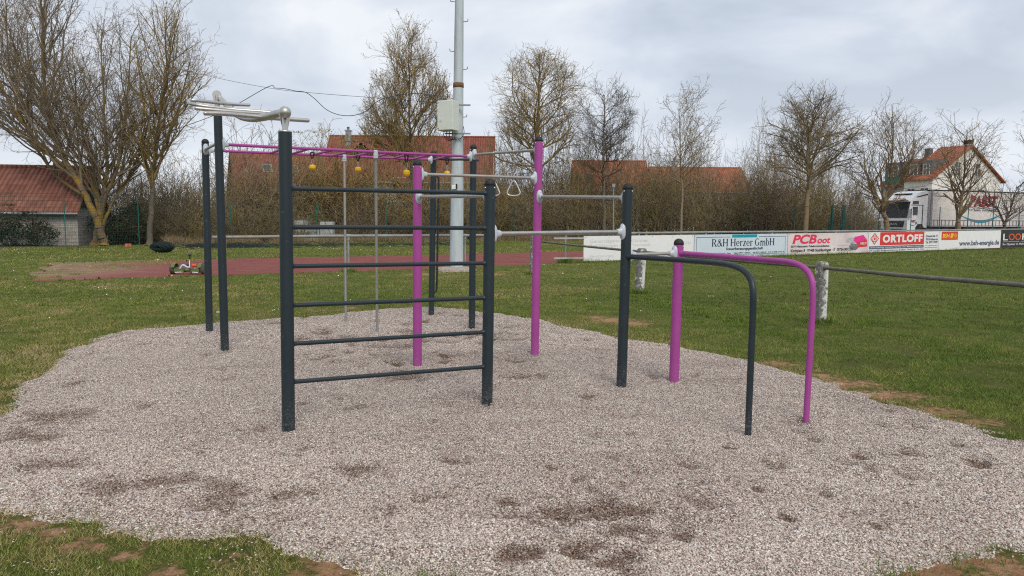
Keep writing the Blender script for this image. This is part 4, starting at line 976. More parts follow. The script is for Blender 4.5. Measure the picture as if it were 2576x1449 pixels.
m.build('board_batten', 'paleg', railing)

# barrier round the pitch: flaking concrete posts carrying a brown pipe
barrier = empty('pitch_barrier', G(2063, 812), 'low barrier of flaking white concrete posts joined by one brown pipe', 'barrier')
def conc(px, py, ty, tilt, w=.185):
    b_ = G(px, py); t = D(px + tilt, ty, b_.y); m = MB(); ax = (t - b_).normalized(); h = w / 2; ch = .022
    rot = rad(20); u = Vector((math.cos(rot), math.sin(rot), 0)); v = Vector((-math.sin(rot), math.cos(rot), 0))
    prof = [(-h + ch, -h), (h - ch, -h), (h, -h + ch), (h, h - ch), (h - ch, h), (-h + ch, h), (-h, h - ch), (-h, -h + ch)]
    rg = random.Random(px); vs = []; at = []
    H = (t - b_).length; lev = [-.2, .0, .2, .4, .6, .8, H - .07, H - .03, H - .006, H]
    for li, z in enumerate(lev):
        k = 1.0 if z < H - .05 else (0.93 if z < H - .02 else (.72 if z < H - .003 else .3))
        for (a, c) in prof:
            jx, jy = rg.uniform(-.004, .004), rg.uniform(-.004, .004)
            vs.append(b_ + ax * z + u * (a * k + jx) + v * (c * k + jy)); at.append(1.0 if (z > H - .14 or a < -h + .001 or (c < -h + .001 and a < 0)) else 0.0 + (.5 if z < .12 else 0))
    n_ = 8; fs = [(i * n_ + j, i * n_ + (j + 1) % n_, (i + 1) * n_ + (j + 1) % n_, (i + 1) * n_ + j) for i in range(len(lev) - 1) for j in range(n_)] + [tuple(range((len(lev) - 1) * n_, len(lev) * n_))]
    m.add(vs, fs); m.build('concrete_post', 'limewash', barrier, {'worn': at}); return b_, t
c1 = conc(1340, 690, 592, 5); c2 = conc(1607, 735, 624, 8); c3 = conc(2062, 812, 657, 6, .165)
q4 = D(2640, 723, c3[0].y - 4.0); q4 = q4 + (q4 - D(2066, 673, c3[0].y)) * .55; _px = proj((q4.x, q4.y, 0)); conc(_px[0], _px[1], proj((q4.x, q4.y, q4.z + .1))[1], 0, .165)
p0 = D(1345, 606, c1[0].y); p1 = D(1613, 633, c2[0].y); p2 = D(2066, 673, c3[0].y); p3 = D(2640, 723, c3[0].y - 4.0); p4 = p3 + (p3 - p2) * .8
m = MB(); m.tube(smooth_path([p0 + Vector((.05, -.02, 0)), p0.lerp(p1, .5) + Vector((0, 0, -.01)), p1, p1.lerp(p2, .5) + Vector((0, 0, -.012)), p2, p2.lerp(p3, .5) + Vector((0, 0, -.01)), p3, p4], 4), .030, 12); m.build('pipe', 'brownpipe', barrier)
m = MB(); cc = D(1424, 614, (p0.lerp(p1, .28)).y); m.tube([p0.lerp(p1, .27), p0.lerp(p1, .29)], .037, 12); m.build('pipe_joint', 'rust', barrier)

# ================================================================== FLOODLIGHT MAST
mb = G(1148, 681); mast = empty('floodlight_mast', mb, 'tall grey steel mast with flaking paint, climbing hooks and a cabinet', 'mast')
ax_t = D(1155.5, 0, mb.y); top = mb + (ax_t - mb) * 1.5
def on_mast(py): 
    lo, hi = 0.0, 1.5
    for _ in range(40):
        k = (lo + hi) / 2
        if proj(mb + (ax_t - mb) * k)[1] > py: lo = k
        else: hi = k
    return mb + (ax_t - mb) * lo
m = MB(); r_at = lambda px: px / 2 / F_PX * mb.y
m.tube([mb - Vector((0, 0, .3)), mb, on_mast(500), on_mast(330), on_mast(216)], [r_at(35), r_at(34.5), r_at(32), r_at(26.5), r_at(25)], 28); m.build('lower_shaft', 'mast', mast)
m = MB(); m.tube([on_mast(217), on_mast(100), on_mast(0), top], [r_at(24), r_at(23), r_at(21), r_at(15)], 24); m.build('upper_shaft', 'mast', mast)
m = MB(); m.lathe(on_mast(214), [(r_at(24.5), -.09), (r_at(26.6), -.085), (r_at(26.6), .06), (r_at(25), .065)], (0, 0, 1), 28); m.build('joint_ring', 'rust', mast)
m = MB(); m.lathe(Vector((mb.x, mb.y, 0)), [(.68, -.1), (.66, .06), (.60, .11), (.4, .13), (.2, .135)], k=26); m.build('concrete_base', 'pebbleconc', mast)
for i, (py, s) in enumerate(((55, 1), (175, 1), (295, 1), (5, -1), (130, -1), (248, -1), (-60, 1), (350, 1), (382, -1))):
    if py > 216 and s < 0 and py != 248: continue
    c_ = on_mast(py); e = r_at(24); m = MB(); sx = s
    m.tube(smooth_path([c_ + Vector((sx * (e - .03), -.02, 0)), c_ + Vector((sx * (e + .10), -.02, .01)), c_ + Vector((sx * (e + .125), -.02, .03)), c_ + Vector((sx * (e + .13), -.02, .09))], 4), .011, 8); m.build('climbing_hook', 'rust', mast)
# cabinet
ctr = D(1127.5, 292, mb.y - .55); k = mb.y / F_PX; m = MB(); yaw = rad(-24); U_ = Vector((math.cos(yaw), math.sin(yaw), 0)); V_ = Vector((-math.sin(yaw), math.cos(yaw), 0)); UP = Vector((0, 0, 1))
m.box(ctr, (.56, .42, .93), (U_, V_, UP), .012); cab = m.build('switch_cabinet', 'boxwhite', mast)
m = MB(); m.box(ctr - V_ * .216, (.53, .014, .90), (U_, V_, UP), .004); m.build('cabinet_door', 'boxwhite', cab)
m = MB()
for z_ in (.4, -.4): m.lathe(ctr - V_ * .223 + U_ * -.235 + UP * z_, [(.016, 0), (.016, .01), (0, .012)], -V_, 8)
m.build('lock', 'greyp', cab)
m = MB()
for z_ in (.38, -.52): m.box(Vector((mb.x + .07, mb.y - .33, ctr.z + z_)), (.82, .05, .045))
m.build('bracket', 'galv', mast)
m = MB()
for i in range(4):
    s = ctr + U_ * (-.15 + .1 * i) - UP * .46; e = on_mast(345 + i * 3) + Vector((.02 * i - .08, -.22, 0))
    m.tube(smooth_path([s, s - UP * (.16 + .03 * i), (s + e) / 2 - UP * (.22 - .03 * i), e], 5), .012, 6)
s = on_mast(352) + Vector((.02, -.24, 0)); m.tube(smooth_path([s, s + Vector((.1, 0, .03)), s + Vector((.2, 0, .2)), s + Vector((.17, .05, .42))], 5), .012, 6)
m.build('cable_loop', 'cable', mast)
q = D(1142, 471, mb.y - .26); m = MB(); m.box(q, (.14, .12, .13), bevel=.01); so = m.build('power_socket', 'frame', mast); m = MB(); m.box(q + Vector((.085, -.02, .03)), (.05, .10, .16), bevel=.01); m.build('socket_lid', 'cap', so)
# overhead cable
m = MB(); KY = 40.0
W0 = [D(-200, 250, KY), D(100, 300, KY), D(420, 365, KY)]
m.tube(smooth_path([D(-60, 60, KY), D(230, 118, KY), D(497, 185, KY), D(672, 220.5, KY - 4), D(800, 235, KY - 6), D(960, 247, 33), D(1143, 262, mb.y - .2)], 8), .009, 6)
m.tube(smooth_path([D(430, 330, KY), D(560, 281, KY - 2), D(672, 219.5, KY - 4), D(692, 221.5, KY - 4.3), D(715, 223, KY - 4.6), D(745, 229, KY - 5), D(768, 232, KY - 5.4), D(790, 247, KY - 6), D(825, 278, KY - 7), D(868, 291, KY - 8), D(915, 283, KY - 9), D(960, 250, KY - 9.5), D(1050, 235, 31), D(1143, 258, mb.y - .2)], 8), .015, 6)
tag(m.build('overhead_cable', 'cable'), 'dark overhead cable sagging across the sky from the trees to the mast', 'cable')

# ================================================================== TREES
def nrm(x, y, z):
    l = math.sqrt(x * x + y * y + z * z) or 1e-9; return x / l, y / l, z / l
class Tree:
    """recursive bare-branch growth inside an envelope of ellipsoids"""
    def __init__(s, seed, env, min_r=0.006): s.r = random.Random(seed); s.env = env; s.seg = {8: [], 5: [], 3: []}; s.tips = []; s.min_r = min_r
    def inside(s, p):
        for (c, q) in s.env:
            if ((p[0] - c[0]) / q[0]) ** 2 + ((p[1] - c[1]) / q[1]) ** 2 + ((p[2] - c[2]) / q[2]) ** 2 < 1: return True
        return False
    def branch(s, p, d, L, r0, lvl, S):
        R = s.r; sg = S['seg'][lvl]; n = max(2, int(L / sg + .5)); st = L / n; wob = S['wob'][lvl]; tr = S['trop'][lvl]
        k = 5 if lvl <= 1 else 3; lst = s.seg[k]; pts = [p]; ds = [d]; rs = [r0]; lim = R.uniform(.88, 1.12)
        for i in range(n):
            d = nrm(d[0] + R.gauss(0, wob), d[1] + R.gauss(0, wob), d[2] + R.gauss(0, wob) + tr)
            q = (p[0] + d[0] * st, p[1] + d[1] * st, p[2] + d[2] * st)
            rr_ = max(s.min_r, r0 * (1 - (i + 1) / n * S['taper']))
            if q[2] < .3: break
            out = not s.inside(q)
            lst.append((p, q, rs[-1], rr_)); pts.append(q); ds.append(d); rs.append(rr_); p = q
            if out and i >= 1 and R.random() < .75: break
        if lvl >= S['max']: s.tips.append(p); return
        s.kids(pts, ds, rs, L, lvl, S)
    def kids(s, pts, ds, rs, L, lvl, S):
        R = s.r; n = len(pts) - 1
        if n < 1: return
        cnt = S['dens'][lvl] * L * (n / max(1, int(L / S['seg'][lvl] + .5))); cnt = int(cnt) + (R.random() < cnt % 1)
        f0 = S['first'][lvl]
        for c in range(cnt):
            f = f0 + (1 - f0) * ((c + R.random()) / max(1, cnt)); x = f * n; i = min(int(x), n - 1); t = x - i
            a, b = pts[i], pts[i + 1]; p = (a[0] + (b[0] - a[0]) * t, a[1] + (b[1] - a[1]) * t, a[2] + (b[2] - a[2]) * t)
            d = ds[min(i + 1, n)]; an = rad(R.uniform(*S['ang'][lvl])); az = R.uniform(0, 6.283)
            ux, uy, uz = nrm(d[1] + .01, -d[0] + .02, .015) if abs(d[2]) > .9 else nrm(d[1], -d[0], 0)
            vx, vy, vz = d[1] * uz - d[2] * uy, d[2] * ux - d[0] * uz, d[0] * uy - d[1] * ux
            ca, sa_ = math.cos(az) * math.sin(an), math.sin(az) * math.sin(an); co = math.cos(an)
            nd = nrm(d[0] * co + ux * ca + vx * sa_, d[1] * co + uy * ca + vy * sa_, d[2] * co + uz * ca + vz * sa_ + S['lift'][lvl])
            ln = S['len'][lvl + 1] * R.uniform(.65, 1.25) * (1 - .45 * max(0, f - .3))
            ra = rs[i] * S['rat'] ; s.branch(p, nd, ln, max(s.min_r, min(ra, S['rmax'][lvl + 1] * R.uniform(.7, 1.1))), lvl + 1, S)
    def trunk(s, path, r0, r1, S, kids=True, from_f=None):
        P = smooth_path(path, 5); n = len(P); R = s.r; pts = []; ds = []; rs = []
        Lt = sum((P[i + 1] - P[i]).length for i in range(n - 1))
        for i in range(n):
            q = P[i] + (Vector((R.gauss(0, .03), R.gauss(0, .03), 0)) if 0 < i else Vector()); pts.append(tuple(q)); rs.append(r0 + (r1 - r0) * (i / (n - 1)) ** .85)
        for i in range(n): a = Vector(pts[max(i - 1, 0)]); b = Vector(pts[min(i + 1, n - 1)]); ds.append(tuple((b - a).normalized()))
        rs[0] *= 1.25
        for i in range(n - 1): s.seg[8].append((pts[i], pts[i + 1], rs[i], rs[i + 1]))
        if kids:
            S2 = dict(S); 
            if from_f is not None: S2['first'] = [from_f] + S['first'][1:]
            s.kids(pts, ds, rs, Lt, 0, S2)
def seg_mesh(segs, k):
    a = np.array([q[0] for q in segs]); b = np.array([q[1] for q in segs]); r0 = np.array([q[2] for q in segs])[:, None]; r1 = np.array([q[3] for q in segs])[:, None]
    d = b - a; L = np.linalg.norm(d, axis=1, keepdims=True) + 1e-9; d = d / L
    ref = np.where(np.abs(d[:, 2:3]) < .9, np.array([[0, 0, 1.0]]), np.array([[1.0, 0, 0]]))
    u = np.cross(d, ref); u /= np.linalg.norm(u, axis=1, keepdims=True); v = np.cross(d, u)
    an = 2 * np.pi * np.arange(k) / k; c = np.cos(an)[None, :, None]; s_ = np.sin(an)[None, :, None]
    ring = u[:, None] * c + v[:, None] * s_
    A = a[:, None] + ring * r0[:, None]; B = b[:, None] + ring * r1[:, None]
    V = np.concatenate([A, B], 1).reshape(-1, 3); n = len(segs)
    i = np.arange(k); j = (i + 1) % k
    f = np.stack([i, j, k + j, k + i], -1)[None] + (np.arange(n) * 2 * k)[:, None, None]
    return V, f.reshape(-1, 4)
def merge(parts):
    V, Fc, o = [], [], 0
    for v, f in parts:
        if len(v): V.append(v); Fc.append(f + o); o += len(v)
    return np.concatenate(V), np.concatenate(Fc)
SP = dict(   # spreading street tree
    seg=[.6, .55, .4, .28, .2], wob=[.05, .11, .15, .18, .2], trop=[.02, .05, .05, .04, .02], taper=.75, max=4, dens=[1.9, 1.75, 2.6, 3.6], first=[.25, .18, .12, .1], ang=[(38, 66), (32, 62), (30, 65), (30, 70)], lift=[.12, .1, .05, .02],
    len=[0, 3.6, 1.7, .85, .42], rat=.62, rmax=[0, .075, .03, .014, .008])
def variant(**kw): q = dict(SP); q.update(kw); return q
UPR = variant(trop=[.02, .10, .12, .10, .05], ang=[(22, 46), (20, 48), (22, 52), (25, 60)], lift=[.2, .2, .15, .1])
N_TREES = [0]
def plant_tree(t, base, label, bark, twig_bark=None, group=None, name='bare_tree', cat='tree', buds=None):
    root = empty(name, base, label, cat, group)
    v, f = merge([seg_mesh(t.seg[8], 8)] if t.seg[8] else []) 
    np_mesh('trunk', v, f, bark, root, True)
    v, f = merge([seg_mesh(t.seg[k], k) for k in (5, 3) if t.seg[k]])
    np_mesh('crown', v, f, twig_bark or bark, root, True)
    N_TREES[0] += len(f)
    if buds:
        R = np.random.RandomState(len(f) % 1000); n_, sz, mat_ = buds; tp = np.array(t.tips); c = tp[R.randint(len(tp), size=n_)] + R.randn(n_, 3) * .10
        u = R.randn(n_, 3); u /= np.linalg.norm(u, axis=1, keepdims=True); vv = np.cross(u, R.randn(n_, 3)); vv /= np.linalg.norm(vv, axis=1, keepdims=True); q = sz * (.5 + R.rand(n_, 1))
        np_mesh('buds', np.stack([c - u * q, c + vv * q * .5, c + u * q, c - vv * q * .5], 1).reshape(-1, 3), np.arange(n_ * 4).reshape(-1, 4), mat_, root, attrs={'tint': np.repeat(R.rand(n_), 4)})
    return root
def px_env(cx, cy, Y, rx, rz, ry=None):
    c = D(cx, cy, Y); k = Y / F_PX; return (c, (rx * k, (ry or rx) * k, rz * k))
def base_at(px, Y, py=None): return Vector((D(px, 600, Y).x, Y, 0.0))
TREE_GROUP = 'bare trees along the far side of the pitch'
# --- three big ones at the left
Yt = 45.0
S1 = variant(len=[0, 6.8, 2.7, 1.2, .5], dens=[1.9, 1.3, 2.1, 3.0], rmax=[0, .10, .036, .015, .008], ang=[(25, 50), (22, 50), (25, 58), (28, 65)], trop=[.02, .05, .06, .05, .03], lift=[.1, .12, .08, .02])
t = Tree(1, [px_env(85, 170, Yt, 215, 330, 190)], .0065)
t.trunk([base_at(262, Yt), D(247, 560, Yt), D(208, 480, Yt - .2), D(165, 405, Yt - .3), D(132, 320, Yt), D(112, 220, Yt + .4), D(107, 100, Yt + .6), D(100, -120, Yt + .6)], .25, .05, S1, from_f=.30)
t.trunk([D(175, 425, Yt - .3), D(120, 385, Yt - 1), D(60, 310, Yt - 1.5), D(5, 220, Yt - 1.8), D(-40, 90, Yt - 2)], .13, .03, S1, from_f=.15)
t.trunk([D(215, 492, Yt - .2), D(140, 440, Yt + 1), D(70, 330, Yt + 1.5), D(25, 180, Yt + 2), D(15, 0, Yt + 2)], .12, .03, S1, from_f=.2)
plant_tree(t, base_at(262, Yt), 'tall lichen-covered bare tree leaning left over the red-roofed shed', 'bark_lichen', 'bark_brown', TREE_GROUP)
S2 = variant(len=[0, 4.8, 2.3, 1.1, .5], dens=[2.0, 1.5, 2.2, 3.1], ang=[(30, 64), (25, 52), (25, 60), (28, 65)], trop=[.02, .08, .08, .06, .03], lift=[.12, .12, .08, .02])
t = Tree(2, [px_env(278, 255, Yt, 140, 190, 130), px_env(255, 330, Yt, 130, 150, 120)], .0065)
b0 = base_at(242, Yt + .6)
for k_, pth in enumerate([[(250, 540), (238, 430), (205, 320), (185, 160)], [(252, 530), (268, 420), (262, 290), (255, 80)], [(258, 520), (295, 420), (318, 290), (330, 90)], [(262, 560), (300, 480), (345, 400), (385, 260)], [(246, 520), (225, 440), (170, 350), (150, 250)]]):
    t.trunk([b0 + Vector((.12 * k_ - .2, 0.05 * k_, 0))] + [D(x, y, Yt + .6 + .5 * math.sin(k_ * 2.1 + j) * j) for j, (x, y) in enumerate(pth)], .19 if k_ < 3 else .13, .03, S2, from_f=.30)
plant_tree(t, b0, 'dense many-stemmed bare tree with brown twigs just right of the shed gable', 'bark_lichen', 'bark_brown', TREE_GROUP)
t = Tree(3, [px_env(428, 260, Yt + 1, 98, 225, 100), px_env(430, 400, Yt + 1, 100, 110, 100)], .0065)
b0 = base_at(375, Yt + 1)
t.trunk([b0, D(380, 520, Yt + 1), D(388, 430, Yt + 1), D(400, 320, Yt + 1), D(418, 190, Yt + 1), D(415, 40, Yt + 1)], .20, .03, variant(len=[0, 5.4, 2.4, 1.1, .5], dens=[2.8, 1.5, 2.1, 3.0], ang=[(25, 60), (25, 52), (25, 60), (28, 65)], trop=[.02, .07, .08, .06, .03]), from_f=.28)
t.trunk([D(386, 450, Yt + 1), D(420, 360, Yt + 1.5), D(455, 250, Yt + 2), D(478, 150, Yt + 2)], .11, .025, S2, from_f=.15)
plant_tree(t, b0, 'bare tree with ochre lower branches left of the two dark rear posts', 'bark_dark', 'bark_ochre', TREE_GROUP)
# --- behind the frame
b0 = base_at(1032, 66)
t = Tree(4, [px_env(1022, 260, 66, 105, 130, 95), px_env(1025, 190, 66, 62, 110, 60), px_env(1010, 380, 66, 112, 80, 95)], .009)
S4 = variant(len=[0, 7.6, 3.2, 1.5, .7], dens=[4.2, 2.1, 2.4, 2.7], rmax=[0, .10, .045, .022, .013], ang=[(42, 75), (25, 52), (22, 52), (25, 60)], trop=[.02, .055, .09, .09, .05], lift=[.05, .12, .12, .1])
t.trunk([b0, D(1033, 500, 66), D(1035, 400, 66), D(1030, 280, 66), D(1028, 95, 66)], .26, .03, S4, from_f=.17)
plant_tree(t, b0, 'tall pointed ochre tree with steep branches, left of the grey mast', 'bark_dark', 'bark_ochre', TREE_GROUP, buds=(4200, .055, 'deadleaf'))
b0 = base_at(1352, 66)
t = Tree(5, [px_env(1345, 265, 66, 122, 118, 110), px_env(1340, 350, 66, 120, 85, 110)], .009)
S5 = variant(len=[0, 6.4, 3.0, 1.4, .7], dens=[3.2, 1.9, 2.3, 2.6], rmax=[0, .11, .045, .021, .012], ang=[(38, 75), (28, 58), (25, 60), (28, 65)], trop=[.02, .03, .05, .05, .03])
t.trunk([b0, D(1352, 470, 66), D(1348, 380, 66), D(1352, 290, 66), D(1358, 170, 66)], .27, .04, S5, from_f=.30)
plant_tree(t, b0, 'broad ochre-tinged bare tree right behind the tallest purple post', 'bark_ochre', 'bark_ochre', TREE_GROUP, buds=(2200, .05, 'bud'))
b0 = base_at(1520, 66.5)
t = Tree(6, [px_env(1517, 335, 66, 80, 108, 75)], .008)
t.trunk([b0, D(1520, 480, 66.5), D(1518, 380, 66.5), D(1520, 240, 66.5)], .22, .02, variant(len=[0, 4.0, 2.0, 1.0, .5], dens=[5.4, 2.3, 2.7, 3.0], rmax=[0, .055, .026, .014, .01], ang=[(48, 78), (25, 55), (25, 60), (28, 65)], trop=[.02, .06, .06, .05, .03]), from_f=.26)
plant_tree(t, b0, 'dark egg-shaped bare tree with fine twigs above the low orange roof', 'bark_pale', 'bark_dark', TREE_GROUP)
b0 = base_at(1713, 64)
t = Tree(7, [px_env(1718, 345, 64, 84, 105, 75)], .010)
t.trunk([b0, D(1716, 480, 64), D(1712, 400, 64), D(1708, 260, 64)], .13, .02, variant(len=[0, 4.4, 2.2, 1.1, .5], dens=[2.6, 1.8, 2.0, 2.2], rmax=[0, .062, .034, .020, .014], ang=[(40, 70), (28, 55), (28, 60), (28, 65)], trop=[.02, .08, .08, .05, .03]), from_f=.30)
plant_tree(t, b0, 'slender sparse bare tree in the gap right of the dark egg-shaped tree', 'bark_brown', 'bark_tan', TREE_GROUP)
# --- right of the frame
def street(seed, px, Y, cx, cy, rx, rz, top, path, r0, S, label, bark='bark_brown', minr=.008, extra=()):
    b_ = base_at(px, Y); t = Tree(seed, [px_env(cx, cy, Y, rx, rz)], minr)
    t.trunk([b_] + [D(x, y, Y) for x, y in path], r0, .03, S, from_f=S.get('ff', .35))
    for (pp, rr0) in extra: t.trunk([D(x, y, Y + dy) for x, y, dy in pp], rr0, .02, S, from_f=.2)
    return plant_tree(t, b_, label, bark, None, TREE_GROUP)
S8 = variant(len=[0, 5.6, 2.5, 1.2, .55], dens=[3.2, 1.9, 2.5, 2.9], rmax=[0, .085, .035, .017, .010], ang=[(40, 78), (25, 55), (25, 60), (28, 65)], trop=[.02, .01, .03, .04, .03], ff=.26)
street(8, 2024, 60, 2048, 364, 112, 112, 0, [(2030, 520), (2036, 445), (2032, 390), (2040, 330), (2050, 262)], .24, S8, 'well-grown bare tree with a full fan-shaped crown left of the lorry', 'bark_tan')
S9 = variant(len=[0, 4.6, 2.2, 1.05, .5], dens=[2.1, 1.25, 1.7, 2.1], rmax=[0, .085, .033, .016, .010], ang=[(35, 65), (25, 55), (25, 60), (28, 65)], trop=[.02, .06, .06, .05, .03], ff=.28)
street(9, 2229, 57, 2243, 398, 96, 110, 0, [(2231, 560), (2220, 530), (2228, 500), (2240, 440), (2250, 300)], .25, S9, 'bare tree with a bent trunk in front of the lorry cab', 'bark_tan', extra=[([(2222, 525, 0), (2200, 490, .4), (2180, 440, .8), (2172, 380, 1)], .1), ([(2228, 505, 0), (2262, 460, -.3), (2290, 410, -.6), (2305, 350, -.8)], .1)])
street(10, 2411, 57, 2432, 405, 98, 88, 0, [(2412, 560), (2418, 510), (2424, 450), (2434, 330)], .20, S9, 'twin-trunked bare tree with a bird nest in front of the tarpaulin trailer', 'bark_tan', extra=[([(2406, 588, .3), (2407, 530, .3), (2398, 480, .5), (2385, 430, .6)], .12)])
S11 = variant(len=[0, 2.4, 1.3, .8, .4], dens=[2.2, 1.6, 1.8, 2.0], rmax=[0, .05, .024, .014, .010], ang=[(35, 65), (28, 60), (28, 65), (28, 65)], trop=[.02, .06, .04, .03, .02], ff=.4)
street(11, 2527, 57, 2530, 505, 66, 52, 0, [(2527, 568), (2530, 556), (2545, 520), (2556, 470)], .13, S11, 'small forked tree with a low spreading crown at the tail of the trailer', 'bark_dark', extra=[([(2527, 562, 0), (2512, 530, -.1), (2492, 508, -.2), (2475, 480, -.2)], .09)])
street(12, 2655, 62, 2650, 380, 96, 120, 0, [(2655, 500), (2650, 400), (2650, 280)], .22, S9, 'bare tree at the right edge whose twigs reach in above the trailer', 'bark_brown')
street(13, 2152, 63, 2152, 490, 26, 50, 0, [(2152, 540), (2153, 500), (2152, 450)], .06, variant(len=[0, 1.6, .8, .45, .3], dens=[3.2, 2.4, 2.0, 1.0], rmax=[0, .024, .014, .010, .009], ff=.3), 'young thin tree with a pale stem beside the green gate', 'bark_pale')
# bird nest, a thing lodged in the twin-trunked tree
m = MB(); rg = random.Random(4); c_ = D(2437, 356, 57)
for i in range(150):
    a = rg.uniform(0, 6.28); el = rg.uniform(-1, .5); q = c_ + Vector((math.cos(a) * .26, math.sin(a) * .26, el * .16)); d_ = Vector((-math.sin(a), math.cos(a), rg.uniform(-.6, .6))) * .22
    m.tube([q - d_, q + d_ + Vector((0, 0, rg.uniform(-.05, .05)))], .012, 3)
tag(m.build('bird_nest', 'bark_dark'), 'dark round nest of twigs high in the twin-trunked tree', 'nest')

# ------------------------------------------------ thicket: one mass of bare brush behind the fence
def shrub_template(seed, H, spread, n_stem, S):
    t = Tree(seed, [(Vector((0, 0, H * .5)), (spread, spread, H * .56))], .0075); R = t.r
    for i in range(n_stem):
        a = R.uniform(0, 6.28); q = R.uniform(0, .35) * spread; p = (math.cos(a) * q, math.sin(a) * q, 0.02)
        b = R.uniform(.05, .45); d = nrm(math.cos(a) * b, math.sin(a) * b, 1.0)
        t.branch(p, d, H * (R.uniform(.4, 1.1)), R.uniform(.018, .034), 1, S)
    return merge([seg_mesh(t.seg[k], 4 if k == 5 else 3) for k in (5, 3) if t.seg[k]])if False else merge([seg_mesh(t.seg[k], 3) for k in (5, 3) if t.seg[k]])
SB = variant(seg=[.6, .7, .5, .4, .3], wob=[.05, .15, .22, .25, .2], trop=[.02, .0, .02, .02, .02], max=3, dens=[0, 1.9, 2.1, 0], first=[.2, .12, .1, .1], ang=[(30, 50), (25, 65), (30, 70), (30, 70)], lift=[.1, .05, .02, 0], len=[0, 4, 1.5, .7, .3], rmax=[0, .03, .015, .010, .008])
TEMPL = [shrub_template(100 + i, 4.6, 1.5, 15, SB) for i in range(6)]
def thicket(name, spots, mat, label, seed):
    R = np.random.RandomState(seed); parts = []
    for (x, y, h, w) in spots:
        v, f = TEMPL[R.randint(len(TEMPL))]; a = R.rand() * 6.283; ca, sa_ = math.cos(a), math.sin(a); k = h / 4.6; kw = w / 1.5
        q = np.stack([(v[:, 0] * ca - v[:, 1] * sa_) * kw + x, (v[:, 0] * sa_ + v[:, 1] * ca) * kw + y, v[:, 2] * k], -1)
        parts.append((q, f))
    v, f = merge(parts); return tag(np_mesh(name, v, f, mat), label, 'thicket', kind='stuff')
RT = random.Random(77); spots_a = []; spots_b = []
prof = [(-60, 480), (120, 520), (330, 470), (450, 455), (590, 490), (700, 505), (820, 505), (930, 490), (1060, 470), (1220, 430), (1290, 400), (1420, 395), (1560, 400), (1640, 380), (1700, 400), (1800, 430), (1900, 385), (1960, 370), (2060, 420), (2130, 450), (2200, 470)]
def interp(tab, x):
    for (a, b), (c, d_) in zip(tab, tab[1:]):
        if a <= x <= c: return b + (d_ - b) * (x - a) / (c - a)
    return tab[-1][1] if x > tab[-1][0] else tab[0][1]
ftab = [(-200, 41), (165, 42.6), (350, 46.5), (585, 51), (970, 58), (1295, 63.5), (1700, 66), (2200, 66)]
for row, dy in enumerate((1.2, 2.6, 4.4, 6.8)):
    px = 320 if row < 3 else 340
    while px < 2200:
        Y_ = interp(ftab, px) + dy + .7 + RT.uniform(-.5, .6)
        if 2060 < px < 2135 and row < 2: px += 20; continue
        ytop = interp(prof, px) + RT.uniform(-34, 44); hz = CAM_H + (HOR + ROLL * (px - CX) - ytop) / F_PX * Y_
        h = hz * (.72, 1.0, 1.22, 1.38)[row] * RT.uniform(.8, 1.12)
        spots_a.append((D(px, 600, Y_).x, Y_, max(1.5, h), RT.uniform(1.3, 1.9))); px += RT.uniform(20, 46) * (66 / Y_) * (.85 if row < 2 else 1.25)
thicket('thicket', [q for i, q in enumerate(spots_a) if i % 3 == 1], 'brush', 'continuous belt of bare brown brushwood behind the green fence', 5)
thicket('thicket', spots_a[2::3], 'brusholive', 'greenish ochre stems mixed through the belt of brushwood', 25)
thicket('thicket', spots_a[::3], 'brushtan', 'paler tan stems mixed through the belt of brushwood', 15)
for i in range(40):
    px = 300 + i * 47 + RT.uniform(-20, 20); Y_ = interp(ftab, min(px, 2190)) + RT.uniform(8, 15)
    spots_b.append((D(px, 600, Y_).x, Y_, RT.uniform(4.6, 7.5) if not 560 < px < 1120 else RT.uniform(2.4, 3.8), 2.4))
thicket('thicket', spots_b, 'brushdark', 'darker brushwood further back in front of the houses', 6)
# --- individual bushes that stand out
def leafy(name, px, Y, w, h, label, seed, mat='leafdark', n=2600, lsz=.07, stems='brushdark', group=None):
    b_ = base_at(px, Y); root = empty(name, b_, label, 'bush', group); v, f = merge([(np.stack([q[0][:, 0] * math.cos(a) - q[0][:, 1] * math.sin(a), q[0][:, 0] * math.sin(a) + q[0][:, 1] * math.cos(a), q[0][:, 2] * (1 - .1 * i)], -1), q[1]) for i, (q, a) in enumerate([(TEMPL[(seed + i) % 6], 1.7 * i) for i in range(3 if h > 6 else 1)])])
    k = h / 4.6; np_mesh('stems', np.stack([v[:, 0] * w / 1.5 + b_.x, v[:, 1] * w / 1.5 + b_.y, v[:, 2] * k], -1), f, stems, root)
    R = np.random.RandomState(seed); cl = R.randn(40, 3) * [w * .48, w * .4, h * .25] + [0, 0, h * .45]
    c = cl[R.randint(40, size=n)] + R.randn(n, 3) * [w * .15, w * .15, h * .10]; c[:, 2] = np.clip(c[:, 2], .05, h)
    u = R.randn(n, 3); u /= np.linalg.norm(u, axis=1, keepdims=True); t_ = R.randn(n, 3); vv = np.cross(u, t_); vv /= np.linalg.norm(vv, axis=1, keepdims=True); s_ = lsz * (.6 + .8 * R.rand(n, 1))
    V = np.stack([c - u * s_, c + vv * s_ * .45, c + u * s_, c - vv * s_ * .45], 1).reshape(-1, 3) + np.array(b_)
    F_ = np.arange(n * 4).reshape(-1, 4); np_mesh('foliage', V, F_, mat, root, attrs={'tint': np.repeat(R.rand(n), 4)}); return root
BG = 'dark evergreen bushes behind the fence'
leafy('evergreen_bush', 15, 43.2, 1.2, 2.4, 'dark evergreen bush at the left edge below the shed roof', 31, group=BG, n=2200)
leafy('evergreen_bush', 88, 43.4, 1.1, 2.0, 'dark evergreen bush covering the left half of the grey block wall', 32, group=BG, n=1900)
